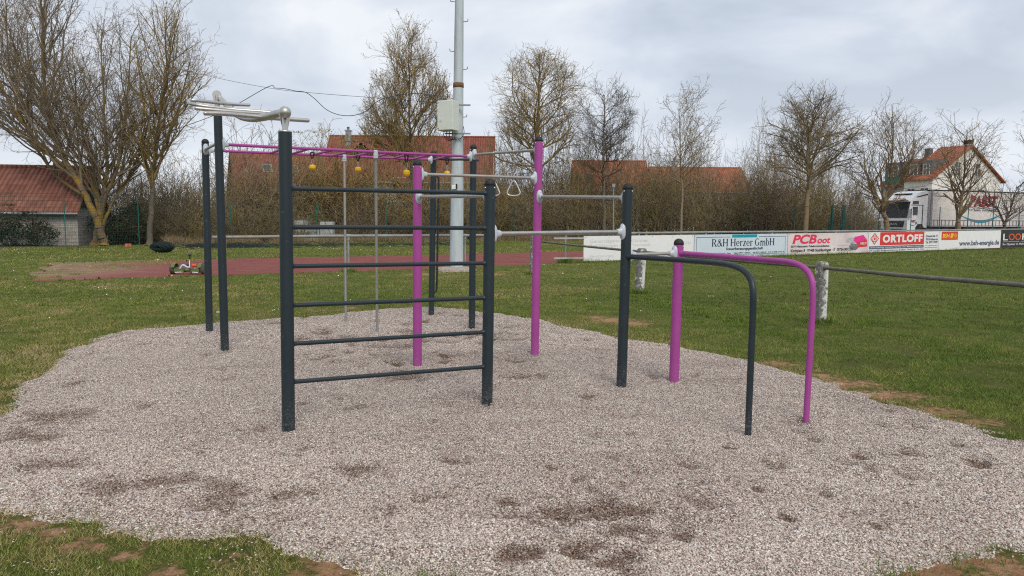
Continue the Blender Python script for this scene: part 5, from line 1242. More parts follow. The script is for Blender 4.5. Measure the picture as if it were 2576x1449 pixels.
leafy('evergreen_bush', 300, 47.2, 1.2, 2.3, 'dark evergreen bush right of the many-stemmed tree trunks', 33, group=BG, n=3200)
leafy('evergreen_bush', 345, 48, 1.1, 2.6, 'dark evergreen bush behind the second green fence post', 34, group=BG, n=2600)
leafy('budding_bush', 790, 60, 2.6, 8.8, 'yellowish budding bush in front of the house roof, right of the ladder post', 35, 'bud', 3600, .06, 'bark_ochre')
leafy('budding_bush', 885, 61, 2.5, 8.4, 'yellowish budding bush beside the thin steel poles in front of the house', 36, 'bud', 2600, .06, 'bark_ochre')
leafy('budding_bush', 655, 58, 2.6, 9.0, 'pale bare bush rising in front of the left house roof', 37, 'bud', 700, .045, 'brushtan')
leafy('budding_bush', 612, 57, 2.2, 6.6, 'bare bush at the left corner of the steep-roofed house', 44, 'bud', 500, .045, 'brushtan')
leafy('budding_bush', 838, 62, 2.2, 7.6, 'ochre bush before the meeting of the two red roofs', 45, 'bud', 2400, .055, 'bark_ochre')
leafy('budding_bush', 690, 60, 2.4, 7.4, 'twiggy bush before the skylights of the steep red roof', 46, 'bud', 900, .05, 'brush')
leafy('budding_bush', 730, 59, 2.2, 7.4, 'bare bush of pale stems between the ladder post and the skylights', 41, 'bud', 500, .045, 'brushtan')
leafy('budding_bush', 965, 62, 2.4, 7.2, 'yellowish bush at the foot of the tall pointed tree', 42, 'bud', 2000, .055, 'bark_ochre')
leafy('budding_bush', 1100, 63, 2.4, 7.6, 'ochre bush just left of the grey mast', 43, 'bud', 1600, .055, 'bark_ochre')
leafy('budding_bush', 1255, 66, 1.8, 7.6, 'thin pale bush rising left of the broad ochre tree', 38, 'bud', 500, .045, 'bark_ochre')
leafy('budding_bush', 1655, 68, 1.5, 8.4, 'tall wispy bush between the egg-shaped tree and the slender tree', 39, 'bud', 400, .045, 'brushtan')
leafy('budding_bush', 1920, 66, 1.9, 7.6, 'grey-green budding bush left of the fan-shaped tree', 40, 'bud', 1100, .045, 'brush')

# ================================================================== FENCES
def wire_fence(name, posts, label, wire, pmat, kind, zt=None, cell=.07, rail=True, wr=.0022):
    """posts: list of (px, Y, top row); kind 'grid' or 'diamond'"""
    P = [(base_at(px, Y_), D(px, ty, Y_).z) for px, Y_, ty in posts]
    root = empty(name, P[0][0], label, 'fence')
    for (b_, z_) in P:
        m = MB(); m.tube([b_ - Vector((0, 0, .2)), b_ + Vector((0, 0, z_))], .03, 8); po = m.build('fence_post', pmat, root)
        m = MB(); m.lathe(b_ + Vector((0, 0, z_)), [(.034, -.03), (.034, 0), (.02, .02), (0, .024)], k=8); m.build('post_cap', pmat, po)
    segs = []
    for (a, za), (b_, zb) in zip(P, P[1:]):
        L_ = (b_ - a).length; u = (b_ - a) / L_; H = min(za, zb) - .05
        zt = lambda s: (za + (zb - za) * s / L_) - .05 - (.16 * math.sin(math.pi * s / L_) if kind == 'diamond' else 0)
        if kind == 'grid':
            n_ = int(L_ / .10)
            for i in range(n_ + 1): q = a + u * (L_ * i / n_); segs.append((tuple(q), (q.x, q.y, H), wr, wr))
            z = .05
            while z < H: segs.append(((a.x, a.y, z), (b_.x, b_.y, z), wr * 1.35, wr * 1.35)); z += .20
        else:
            c2_ = cell * 1.6; s = -H
            while s < L_:
                for sg in (1, -1):
                    s0 = s if sg > 0 else s + H; z0 = 0.0; pts = []
                    for (ss, z) in ((s, 0.0), (s + H, H)):
                        pts.append([ss, z if sg > 0 else H - z])
                    (x0, z0), (x1, z1) = pts
                    if x0 < 0: k = (0 - x0) / (x1 - x0); z0 += (z1 - z0) * k; x0 = 0
                    if x1 > L_: k = (L_ - x0) / (x1 - x0); z1 = z0 + (z1 - z0) * k; x1 = L_
                    if x1 > x0:
                        # trim to the sagging top edge
                        t0, t1 = zt(x0), zt(x1)
                        if z1 > t1 and sg > 0: k = (t1 - z0) / (z1 - z0); x1 = x0 + (x1 - x0) * max(0, k); z1 = t1
                        if z0 > t0 and sg < 0: k = (z0 - t0) / (z0 - z1); x0 = x0 + (x1 - x0) * min(1, k); z0 = t0
                        p_, q_ = a + u * x0, a + u * x1; segs.append(((p_.x, p_.y, z0 + .03), (q_.x, q_.y, z1 + .03), wr, wr))
                s += c2_
            for i in range(12):
                s0, s1 = L_ * i / 12, L_ * (i + 1) / 12; p_, q_ = a + u * s0, a + u * s1
                segs.append(((p_.x, p_.y, zt(s0) + .03), (q_.x, q_.y, zt(s1) + .03), wr * 1.6, wr * 1.6))
    v, f = seg_mesh(segs, 3); np_mesh('wire_mesh', v, f, wire, root); return root
wire_fence('mesh_fence', [(-120, 41.4, 478), (165, 42.5, 480), (350, 46, 474)], 'tall green rod-mesh fence in front of the shed', 'greenwire', 'greenpost', 'grid', wr=.0055)
wire_fence('chain_link_fence', [(350.6, 46.2, 474), (582, 50.5, 507), (797, 54.5, 507), (972, 57.5, 506), (1130, 60, 507), (1295, 63, 512), (1427, 64.5, 512), (1602, 65.5, 513), (1688, 65.5, 514), (1888, 65, 516), (1996, 64.5, 518), (2088, 63.6, 517)], 'long green chain-link fence in front of the brushwood behind the frame', 'greenwire', 'greenpost', 'diamond', cell=.09)
wire_fence('chain_link_fence', [(2122, 63, 517), (2209, 57.6, 520), (2289, 55.6, 525), (2361, 55.4, 521), (2432, 55.2, 521), (2495, 55.2, 522), (2560, 55.2, 523), (2640, 55.2, 524)], 'chain-link fence with sagging top edge in front of the lorry', 'greywire', 'greenpost', 'diamond', cell=.07)
# diagonal braces of a fence corner, and the gate
br = empty('fence_brace', base_at(797, 54.3), 'green fence stay with two slanting struts in front of the white blocks', 'fence stay')
for px in (752, 842):
    m = MB(); m.tube([base_at(px, 54.2), D(797, 518, 54.35)], .024, 8); m.build('strut', 'greenpost', br)
gt = empty('metal_gate', base_at(2105, 63.3), 'narrow green metal gate with slanting side struts near the young pale tree', 'gate')
for px in (2093, 2120):
    m = MB(); m.box(D(px, 560, 63.3) * 1.0 + Vector((0, 0, -.2)), (.12, .12, 3.4)); m.build('gate_post', 'greenpost', gt)
gl, gr_ = D(2096, 522, 63.25), D(2117, 522, 63.25); m = MB(); m.tube([gl, gr_], .04, 8); m.tube([Vector((gl.x, gl.y, .1)), gl], .03, 8); m.tube([Vector((gr_.x, gr_.y, .1)), gr_], .03, 8)
for z in (.5, 1.0, 1.5, 2.0, 2.5): m.tube([Vector((gl.x, gl.y, z)), Vector((gr_.x, gr_.y, z))], .012, 6)
m.build('gate_leaf', 'greenpost', gt)
for a_, b2 in ((2068, 2092), (2146, 2121)):
    m = MB(); m.tube([base_at(a_, 63.1), D(b2, 530, 63.3)], .03, 8); m.build('strut', 'greenpost', gt)

# ================================================================== BUILDINGS
def window(root_wall, c, u, out, w, h, cross=True):
    up = Vector((0, 0, 1)); m = MB(); d = .06
    for (o, sz) in ((up * (h / 2), (w + .14, d, .07)), (-up * (h / 2), (w + .14, d, .07)), (u * (w / 2), (.07, d, h)), (-u * (w / 2), (.07, d, h))): m.box(c + o + out * .025, sz, (u, out, up))
    if cross: m.box(c + out * .02, (.06, d * .8, h), (u, out, up)); m.box(c + out * .018 + up * h * .12, (w, d * .7, .05), (u, out, up))
    wo = m.build('window', 'frame', root_wall)
    m = MB(); m.box(c + out * .006, (w, .02, h), (u, out, up)); m.build('pane', 'glass', wo); return wo
def house(name, A, u, L_, W, he, hr, wall, roof, label, cat='house', ov=.5, gable_mat=None, chimney=None, z0=-.3):
    """A ground corner nearest the camera at the eaves end, u along the ridge, the depth direction is u turned left"""
    u = Vector(u).normalized(); v = Vector((-u.y, u.x, 0)); up = Vector((0, 0, 1)); root = empty(name, Vector((A.x, A.y, 0)), label, cat)
    P = lambda s, t_, z: A + u * s + v * t_ + up * z
    m = MB(); g0 = [P(0, 0, z0), P(0, W, z0), P(0, W, he), P(0, W / 2, hr - .12), P(0, 0, he)]
    m.prism(g0, u * L_); wo = m.build('wall', wall, root)
    m = MB(); sl = (hr - he) / (W / 2); th = .14
    ze = he - ov * sl
    for (t0, t1) in ((-ov, W / 2), (W + ov, W / 2)):
        m.prism([P(-ov * .6, t0, ze + .02), P(-ov * .6, t1, hr + .02), P(-ov * .6, t1, hr + th), P(-ov * .6, t0, ze + th)], u * (L_ + ov * 1.2))
    ro = m.build('roof', roof, root)
    m = MB(); m.tube([P(-ov * .6, W / 2, hr + th), P(L_ + ov * .6, W / 2, hr + th)], .11, 8); m.build('ridge_tiles', roof, ro)
    m = MB(); m.tube([P(-ov * .6, -ov - .06, ze + .02), P(L_ + ov * .6, -ov - .06, ze + .02)], .07, 8); m.build('gutter', 'zinc', ro)
    if gable_mat:
        for s in (-.03, L_ + .03):
            m = MB(); m.prism([P(s, -.02, he), P(s, W + .02, he), P(s, W / 2, hr - .02)], u * .02); m.build('gable_boards_shade', gable_mat, wo)
    if chimney:
        s, t_, hh, mt = chimney; zb = he + sl * min(t_, W - t_) - .3; m = MB(); m.box(P(s, t_, zb + hh / 2), (.55, .55, hh), (u, v, up)); co = m.build('chimney', mt, ro)
        m = MB(); m.box(P(s, t_, zb + hh + .05), (.7, .7, .1), (u, v, up)); m.lathe(P(s, t_, zb + hh + .1), [(.14, 0), (.14, .3), (.2, .32), (.0, .42)], k=10); m.build('chimney_cap', 'zinc', co)
    root['_n'] = 0; del root['_n']
    return root, wo, ro, P, u, v, sl
# the shed at the left
Ys = 44.4; A = base_at(-60, Ys)
L_ = D(176, 560, Ys).x - A.x
he_ = D(190, 531, Ys - .3).z; hr_ = D(190, 424, Ys + 2.2).z
root, wo, ro, P, u, v, sl = house('garden_shed', A, (1, 0.16, 0), L_, 4.6, he_ + .2, hr_, 'block', 'roof_old', 'small grey block shed with a worn red tile roof behind the fence', 'shed', .35, 'darkwood_shade', chimney=(5.0, 3.4, 1.3, 'zinc'))  # gable is open: a dark sheet stands for its shaded inside
# house with the long red roof behind the frame (right wing) and the left wing
Yh = 80.0; A = base_at(815, Yh); L_ = D(1238, 500, Yh + 2).x - A.x
he_ = D(900, 446, Yh).z; hr_ = D(900, 345, Yh + 5).z
root, wo, ro, P, u, v, sl = house('long_house', A, (1, .02, 0), L_, 10.0, he_, hr_, 'wallwhite', 'roof_red', 'cream house with a long red tiled roof behind the monkey bars', 'house', .6, None, chimney=(2.0, 3.9, 1.9, 'zinc'))
for px, py, w, h in ((847, 459, 1.1, 1.3), (885, 460, 1.3, 1.4), (905, 462, 1.0, 1.4), (1005, 462, 1.3, 1.3), (1080, 465, 1.2, 1.2), (1140, 470, 1.2, 1.3), (870, 512, 1.3, 1.3), (950, 515, 1.4, 1.4), (1060, 515, 1.3, 1.3), (1110, 515, 1.2, 1.3), (1190, 505, 1.3, 1.3)):
    window(wo, D(px, py, Yh) + Vector((0, -.02, 0)), u, -v, w, h)
def roof_point(P, sl, he, s, t_): return P(s, t_, he + sl * t_ + .15)
def skylight(ro, P, sl, he, s, t_, u, v, w=.8, h=1.1):
    n_ = (Vector((0, 0, 1)) - v * sl).normalized(); d_ = (v + Vector((0, 0, 1)) * sl).normalized(); c = roof_point(P, sl, he, s, t_); m = MB(); m.box(c + n_ * .05, (w, h, .1), (u, d_, n_)); so = m.build('skylight', 'zinc', ro)
    m = MB(); m.box(c + n_ * .095, (w - .16, h - .16, .03), (u, d_, n_)); m.build('pane', 'glass', so)
for s in (1.6, 9.5, 14.5): skylight(ro, P, sl, he_, s, 2.2, u, v)
# gabled dormer
s0 = (D(901, 400, Yh).x - A.x); m = MB(); tb = 2.6; zb = he_ + sl * tb
m.prism([P(s0 - 1.2, tb - .6, zb - .2), P(s0 + 1.2, tb - .6, zb - .2), P(s0 + 1.2, tb - .6, zb + .3), P(s0, tb - .6, zb + 1.3), P(s0 - 1.2, tb - .6, zb + .3)], v * 2.4); do = m.build('dormer', 'darkwood_shade', ro)
m = MB()
for sg in (-1, 1): m.prism([P(s0 + sg * 1.4, tb - .8, zb + .18), P(s0, tb - .8, zb + 1.38), P(s0, tb - .8, zb + 1.5), P(s0 + sg * 1.4, tb - .8, zb + .3)], v * 2.6)
m.build('dormer_roof', 'roof_red', do)
Yh = 70.0; A = base_at(603, Yh); L_ = 11.5
he_ = D(700, 497, Yh).z; hr_ = D(700, 386, Yh + 4.2).z
root, wo, ro, P, u, v, sl = house('steep_roofed_house', A, (1, .5, 0), L_, 8.4, he_, hr_, 'wallwhite', 'roof_red', 'steep red-roofed house with a dark boarded gable left of the ladder post', 'house', .5, 'darkwood_shade')
for px in (692, 752): skylight(ro, P, sl, he_, (px - 620) * .042, 2.6, u, v, .9, 1.1)
for px in (640, 720, 790): window(wo, P((px - 605) * .052, -.02, 3.6), u, -v, 1.2, 1.2)
Yh = 88.0; A = base_at(1448, Yh); L_ = D(1632, 500, Yh).x - A.x
root, wo, ro, P, u, v, sl = house('orange_roofed_house', A, (1, -.02, 0), L_, 9.0, D(1500, 472, Yh).z, D(1500, 408, Yh + 4.5).z, 'wallwhite', 'roof_orange', 'orange-roofed house behind the dark egg-shaped tree', 'house', .5)
skylight(ro, P, sl, D(1500, 472, Yh).z, D(1484, 448, Yh + 1).x - A.x, 1.7, u, v)
for px in (1480, 1560, 1610): window(wo, D(px, 500, Yh) + Vector((0, -.02, 0)), u, -v, 1.2, 1.3)
Yh = 96.0; A = base_at(1652, Yh); L_ = D(1888, 500, Yh).x - A.x
root, wo, ro, P, u, v, sl = house('orange_roofed_house', A, (1, .03, 0), L_, 9.0, D(1760, 478, Yh).z, D(1760, 424, Yh + 4.5).z, 'wallwhite', 'roof_orange', 'low orange-roofed house half hidden by brush left of the fan-shaped tree', 'house', .5, chimney=(3.0, 4.0, 1.5, 'wallgrey'))
for px in (1690, 1760, 1830): window(wo, D(px, 505, Yh) + Vector((0, -.02, 0)), u, -v, 1.2, 1.3)
# white gabled house behind the lorry: its gable looks to the right, the ridge runs back to the left
A0 = Vector((D(2337, 600, 90).x, 90, 0)); B0 = Vector((D(2508, 600, 97).x, 97, 0)); gu = (B0 - A0).normalized(); gv = Vector((-gu.y, gu.x, 0)); Wg = (B0 - A0).length
ze_ = D(2337, 447, 90).z; zr_ = D(2425, 368, 93.5).z
root = empty('white_gabled_house', A0, 'white gabled house with an orange-red roof and slate dormers behind the lorry', 'house'); up = Vector((0, 0, 1))
Q = lambda s, t_, z: A0 + gu * s + gv * t_ + up * z
def gblock(s0, s1, t0, t1, ze, zr, wall, roofm, ov=.5):
    m = MB(); m.prism([Q(s0, t0, -.3), Q(s1, t0, -.3), Q(s1, t0, ze), Q((s0 + s1) / 2, t0, zr - .1), Q(s0, t0, ze)], gv * (t1 - t0)); wo = m.build('wall', wall, root)
    sl_ = (zr - ze) / ((s1 - s0) / 2); m = MB()
    for sa, sb in ((s0 - ov, (s0 + s1) / 2), (s1 + ov, (s0 + s1) / 2)):
        m.prism([Q(sa, t0 - .4, ze - ov * sl_ + .03), Q(sb, t0 - .4, zr + .03), Q(sb, t0 - .4, zr + .2), Q(sa, t0 - .4, ze - ov * sl_ + .2)], gv * (t1 - t0 + .6))
    ro_ = m.build('roof', roofm, root); return wo, ro_, sl_
wo, ro, sl_ = gblock(0, Wg, 0, 3.6, ze_, zr_, 'wallwhite2', 'roof_orange')
wo2, ro2, _ = gblock(.6, Wg - 1.2, 3.62, 7.0, ze_ - .6, zr_ - 1.3, 'wallgrey', 'roof_orange')
for s, z, w in ((Wg * .27, 5.2, 1.5), (Wg * .70, 5.2, 1.5), (Wg * .34, 8.4, 1.1), (Wg * .63, 8.4, 1.1), (Wg * .27, 2.4, 1.3), (Wg * .7, 2.4, 1.3)): window(wo, Q(s, -.02, z), gu, -gv, w, 1.6)
for t_ in (.9, 2.6): window(wo, Q(-.02, t_, 5.3), gv, -gu, 1.0, 1.3)
for t_ in (4.6, 6.0): window(wo2, Q(.58, t_, 4.6), gv, -gu, 1.2, 1.3)
for (t0, t1, par) in ((.5, 1.7, ro), (2.0, 3.4, ro), (4.2, 6.6, ro2)):
    s_in = 1.0; m = MB(); zb = ze_ + s_in * sl_ - .6; m.prism([Q(s_in - .5, t0, zb - .2), Q(s_in - .5, t0, zb + 2.2), Q(s_in + 2.6, t0, zb + 2.5), Q(s_in + 2.6, t0, zb - .2)], gv * (t1 - t0)); do = m.build('dormer', 'slate', par); window(do, Q(s_in - .53, (t0 + t1) / 2, zb + 1.1), gv, -gu, min(1.2, t1 - t0 - .4), 1.3)
m = MB(); m.box(Q(.4, 4.6, ze_ - .1), (.5, 3.2, 1.0), (gu, gv, up)); m.build('balcony_screen', 'greensheet', wo2)
m = MB(); m.box(Q(Wg * .45, 4.8, zr_ - .9), (.7, .7, 2.0), (gu, gv, up)); m.build('chimney', 'slate', ro2)
dish = D(2204, 444, 88); m = MB(); m.lathe(dish, [(0, .0), (.2, .02), (.38, .09), (.45, .14)], Vector((-.3, -1, .3)), 16); m.tube([dish + Vector((0, .05, 0)), dish + Vector((.0, .3, -1.6))], .03, 6)
tag(m.build('satellite_dish', 'frame'), 'small white satellite dish on a stalk left of the white gabled house', 'satellite dish')
# pale blocks behind the fence
m = MB(); b1 = base_at(785, 56.5)
wall_bits = empty('concrete_blocks', b1, 'stack of pale concrete slabs in the dry grass behind the fence stay', 'concrete blocks')
for (x0, x1, y0, y1) in ((726, 760, 572, 605), (744, 778, 555, 578), (762, 805, 578, 607), (806, 838, 558, 600)):
    c_ = D((x0 + x1) / 2, (y0 + y1) / 2, 56.5); k = 56.5 / F_PX; m = MB(); m.box(c_ + Vector((0, .1 * (x0 % 3), 0)), ((x1 - x0) * k, .8, (y1 - y0) * k), bevel=.03); m.build('slab', 'concblock', wall_bits)
# thin lamp post
lp = empty('lamp_post', base_at(1543, 62), 'thin grey lamp post with a small box head rising left of the dark post', 'lamp post'); m = MB(); m.tube([base_at(1543, 62), D(1543.5, 470, 62)], [.07, .05], 10); m.build('pole', 'greywire', lp); m = MB(); m.box(D(1543.5, 467, 62), (.26, .2, .3), bevel=.02); m.build('lamp_head', 'zinc', lp)

# ================================================================== LORRY
lorry = empty('lorry', T0 + Vector((0, 0, RZ0)), 'white articulated lorry with a grey-white tarpaulin trailer parked behind the fence', 'lorry')
LU, LV, LZ = TA, TP, Vector((0, 0, 1)); W_ = 2.5
X_ = lambda s, t_, z: T0 + TA * s + TP * t_ + Vector((0, 0, RZ0 + z))
AXL = (LU, LV, LZ)
def lbox(m, s0, s1, t0, t1, z0, z1, b=.0): m.box(X_((s0 + s1) / 2, (t0 + t1) / 2, (z0 + z1) / 2), (s1 - s0, t1 - t0, z1 - z0), AXL, b)
# cab body as a side profile with a raked screen and a roof spoiler
prof_ = [(.10, .35), (.0, .55), (.0, 1.55), (.06, 1.75), (.30, 3.05), (.62, 3.35), (1.1, 3.72), (2.05, 3.92), (2.25, 3.85), (2.25, .95), (1.95, .95), (1.72, 1.25), (1.2, 1.25), (.95, .95), (.85, .40)]
m = MB(); m.prism([X_(a, .04, z) for a, z in prof_], LV * (W_ - .08)); cabo = m.build('cab', 'truckwhite', lorry)
m = MB(); m.prism([X_(a, t_, z) for a, t_, z in ((.045, .22, 1.78), (.045, W_ - .22, 1.78), (.275, W_ - .16, 2.95), (.275, .16, 2.95))], Vector((-.03, 0, 0))); m.prism([X_(a, t_, z) for a, t_, z in ((.035, .12, 1.74), (.035, W_ - .12, 1.74), (.285, W_ - .08, 3.0), (.285, .08, 3.0))], TA * -.012); m.build('windscreen', 'glass', cabo)
m = MB(); m.prism([X_(.0, .38, 1.0), X_(.0, W_ - .38, 1.0), X_(.0, W_ - .28, 1.48), X_(.0, .28, 1.48)], TA * -.03); lbox(m, -.02, .02, .5, W_ - .5, .42, .86); gl_ = m.build('grille', 'blackpl', cabo)
FP = Panel(X_(-.035, W_, .35), X_(-.035, 0, .35), X_(-.035, W_, 1.55), X_(-.035, 0, 1.55), -TA); FP.text(gl_, 'MAN', (.36, .66, .64, .82), 'paleg', .002, bold=.03)
m = MB()
for z in (.52, .62, .72): lbox(m, -.035, -.02, .55, W_ - .55, z, z + .03)
m.build('grille_bar', 'greyp', gl_)
for t_ in (.08, W_ - .46):
    m = MB(); lbox(m, -.03, .06, t_, t_ + .38, .62, .82, .02); ho = m.build('headlight', 'glass', cabo); m = MB(); lbox(m, -.04, -.02, t_ + .06, t_ + .2, .66, .78, .004); m.build('lens', 'lightled', ho)
m = MB(); lbox(m, -.04, .9, .0, .06, .35, .60, .02); lbox(m, -.05, .1, .04, W_ - .04, .30, .42, .02); m.build('bumper', 'truckwhite', cabo)
# driver's side
SP_ = Panel(X_(0, .035, .35), X_(2.25, .035, .35), X_(0, .035, 3.9), X_(2.25, .035, 3.9), -TP)
m = MB(); m.prism([X_(a, .04, z) for a, z in ((.40, 1.95), (1.12, 1.95), (1.12, 2.62), (.55, 2.62))], TP * -.02); m.build('side_window', 'glass', cabo)
m = MB(); m.prism([X_(a, .04, z) for a, z in ((.50, 2.82), (1.20, 2.82), (1.20, 3.08), (.55, 3.08))], TP * -.02); m.build('roof_window', 'glass', cabo)
m = MB(); lbox(m, 1.66, 1.72, .01, .05, 1.05, 2.75); lbox(m, .95, 1.05, .005, .045, 1.25, 1.42); lbox(m, .36, 1.72, .015, .05, 2.73, 2.77); m.build('door_seam', 'blackpl', cabo)
for t0, t1 in ((-.30, -.04), (W_ + .04, W_ + .30)):
    m = MB(); lbox(m, .02, .16, t0, t1, 1.75, 2.45, .03); lbox(m, .05, .14, min(t0 + .24, t1 - .02) if t0 < 0 else t0 - .06, t1 + .06 if t0 < 0 else t0 + .06, 1.68, 1.76); mo = m.build('mirror', 'truckwhite', cabo); m = MB(); lbox(m, .161, .166, t0 + .03, t1 - .03, 1.80, 2.40); m.build('mirror_glass', 'glass', mo)
m = MB(); m.prism([X_(a, .12, z) for a, z in ((.2, 3.05), (.05, 3.12), (.06, 3.17), (.35, 3.22))], LV * (W_ - .24)); m.build('sun_visor', 'truckwhite', cabo)
m = MB(); lbox(m, .88, 1.25, .5, W_ - .5, 3.60, 3.70); m.prism([X_(a, .03, z) for a, z in ((.9, 3.42), (2.2, 3.68), (2.2, 3.58), (1.0, 3.36))], TP * -.015); m.build('spoiler_gap', 'blackpl', cabo)
VP = Panel(X_(.245, W_ - .1, 3.05), X_(.245, .1, 3.05), X_(.55, W_ - .1, 3.33), X_(.55, .1, 3.33), (-TA * .6 + LZ * .8).normalized()); VP.text(cabo, 'PABST', (.26, .15, .74, .9), 'fadedred', .05, shear=.15, bold=.03)
SP_.text(cabo, 'PABST', (.16, .285, .42, .345), 'fadedred', .012, shear=.15, bold=.03)
SP_.strip(cabo, [(.12 + .33 * i / 10, .255 - .035 * math.sin(math.pi * i / 10)) for i in range(11)], [.002 + .006 * math.sin(math.pi * i / 10) for i in range(11)], 'teal', .012)
def wheel(s, t_, r_=.5, w=.32):
    m = MB(); m.lathe(X_(s, t_, r_), [(.30, 0), (.46, .0), (r_, .05), (r_, w - .05), (.46, w), (.30, w)], LV, 24); wo_ = m.build('wheel', 'tyre', lorry)
    m = MB(); m.lathe(X_(s, t_, r_), [(.30, .02), (.29, .07), (.14, .08), (.13, -.01), (0, -.012)], LV, 20); m.build('rim', 'zinc', wo_)
for s in (1.46, 4.6):
    for t_ in (.08, W_ - .40): wheel(s, t_)
for s in (10.6, 11.9, 13.2):
    for t_ in (.08, W_ - .40): wheel(s, t_)
m = MB(); lbox(m, 2.25, 5.6, .75, W_ - .75, .75, 1.0); lbox(m, 2.3, 3.7, .12, .7, .45, .95, .04); m.build('chassis', 'blackpl', lorry)
TS, TE = 2.62, 15.2
m = MB(); lbox(m, TS, TE, .0, W_, 1.18, 3.92, .015); tr = m.build('trailer_body', 'tarp', lorry)
m = MB(); lbox(m, TS - .01, TE + .01, -.015, W_ + .015, 3.93, 4.02, .01); m.build('roof_rail', 'blackp', tr)
m = MB(); lbox(m, TS - .02, TE + .02, -.012, W_ + .012, 1.05, 1.17); m.build('side_rail', 'paleg', tr)
m = MB(); lbox(m, TS - .04, TS + .16, -.02, .04, 1.1, 3.95, .01); m.build('corner_post', 'zinc', tr)
m = MB(); lbox(m, TE - .14, TE + .02, -.02, .04, 1.1, 3.95, .01); m.build('corner_post', 'paleg', tr)
m = MB(); lbox(m, TS + .5, TE - .3, .5, W_ - .5, .62, 1.05); lbox(m, TS + 4, TS + 7, .02, .10, .45, .95); m.build('underframe', 'blackpl', tr)
n_st = 27
for i in range(n_st):
    s = TS + .4 + (TE - TS - .8) * i / (n_st - 1); m = MB(); lbox(m, s - .03, s + .03, -.03, -.012, 1.12, 1.55); m.build('tension_strap', 'greyp', tr)
m = MB(); lbox(m, TS + .2, TE - .2, -.028, -.016, 1.56, 1.60); m.build('strap_rail', 'greyp', tr)
m = MB()
for i in range(1, 12): s = TS + (TE - TS) * i / 12; lbox(m, s - .015, s + .015, -.008, .002, 1.62, 3.90)
m.build('tarp_fold', 'tarp', tr)
TPn = Panel(X_(TS, -.0, 1.18), X_(TE, -.0, 1.18), X_(TS, -.0, 3.92), X_(TE, -.0, 3.92), -TP)
TPn.text(tr, 'PABST', (.365, .55, .655, .90), 'fadedred', .014, shear=.18, bold=.05); TPn.text(tr, 'Wir liefern Bestleistung.', (.355, .40, .64, .49), 'slatep', .014, shear=.15, bold=.01)
TPn.strip(tr, [(.30 + .40 * i / 24, .44 - .29 * math.sin(math.pi * (.10 + .80 * i / 24)) - .08 * (1 - i / 24)) for i in range(25)], [.006 + .040 * math.sin(math.pi * min(1, i / 24 * .92 + .04)) for i in range(25)], 'teal', .014)
TPn.text(tr, 'pabst-transport.de', (.83, .20, .96, .26), 'paleg', .014)

# ================================================================== SMALL THINGS ON THE GROUND
# self-balancing board with a steering stick
hb = G(474, 690); hov = empty('hoverboard', hb, 'green two-wheeled hoverboard with a steering stick standing on the red track', 'hoverboard'); k = hb.y / F_PX
H_ = lambda x, y, z: Vector((hb.x + x, hb.y + y, z))
rw = .155; xw = .46
for s in (-1, 1):
    m = MB(); m.lathe(H_(s * xw - .06, 0, rw), [(.07, 0), (.12, 0), (rw * .97, .02)] + [(rw + (.006 if i % 2 else -.004), .025 + i * .0085) for i in range(9)] + [(rw * .97, .105), (.12, .12), (.07, .12)], Vector((1, 0, 0)), 26); w_ = m.build('wheel', 'dustytyre', hov)
    m = MB(); m.lathe(H_(s * xw - .06, 0, rw), [(0, .01), (.06, .015), (.075, .0)] if s < 0 else [(.075, .12), (.06, .105), (0, .11)], Vector((1, 0, 0)), 18); m.build('hub', 'blackpl', w_)
    m = MB()
    arc = [(math.cos(rad(a)), math.sin(rad(a))) for a in range(20, 161, 20)]
    m.prism([H_(s * .40 - .05, -c_ * (rw + .035), rw + s_ * (rw + .03)) for c_, s_ in arc] + [H_(s * .40 - .05, c_ * (rw + .015), rw + s_ * (rw + .012)) for c_, s_ in arc], Vector((.10, 0, 0))); m.build('fender', 'olive', hov)
    m = MB(); prof2 = [(.08, .10), (.10, .065), (.20, .05), (.37, .055), (.385, .14), (.37, .19), (.22, .165), (.08, .155)]
    m.prism([H_(s * a, -.13, z) for a, z in prof2], Vector((0, .26, 0))); m.build('shell', 'olive', hov)
    m = MB(); m.prism([H_(s * a, -.115, z) for a, z in ((.10, .160), (.22, .169), (.37, .195), (.37, .203), (.22, .182), (.10, .172))], Vector((0, .23, 0))); pd_ = m.build('foot_pad', 'greypad', hov)
    m = MB(); m.lathe(H_(s * .24, -.03, .182), [(.055, .0), (.055, .006), (0, .008)], (0, 0, 1), 18, (1, .8)); m.build('badge', 'lightled', pd_)
    m = MB(); m.prism([H_(s * a, -.135, z) for a, z in ((.12, .068), (.34, .055), (.34, .075), (.16, .085))], Vector((0, .01, 0))); m.build('light_strip', 'lightled', hov)
m = MB(); m.tube([H_(-.1, 0, .125), H_(.1, 0, .125)], .05, 14); m.build('centre_hub', 'olive', hov)
m = MB(); m.tube(smooth_path([H_(.17, -.17, .05), H_(.12, -.15, .12), H_(.085, -.10, .20)], 5), .024, 10); m.build('stick_bracket', 'blackpl', hov)
m = MB(); m.tube(smooth_path([H_(.085, -.10, .19), H_(.06, -.04, .30), H_(.05, 0, .40), H_(.052, .01, .47)], 5), .017, 10); stk = m.build('steering_stick', 'satin', hov)
m = MB(); m.tube([H_(.052, .01, .45), H_(.053, .012, .56)], .021, 10); m.lathe(H_(.053, .012, .565), [(.02, -.01), (.055, .0), (.058, .02), (.04, .045), (0, .05)], k=14); m.build('grip', 'blackpl', stk)
m = MB()
m.tube(smooth_path([H_(.0, .02, .40), H_(-.06, .03, .42), H_(-.05, .03, .36)], 4), .010, 6); m.build('cable_clip', 'blackpl', stk)
bun = empty('cloth_bundle', H_(0, .02, .20), 'small orange and pale blue cloth bundle lying on the hoverboard', 'cloth')
rg = random.Random(2); m = MB(); c_ = H_(.15, .02, .27)
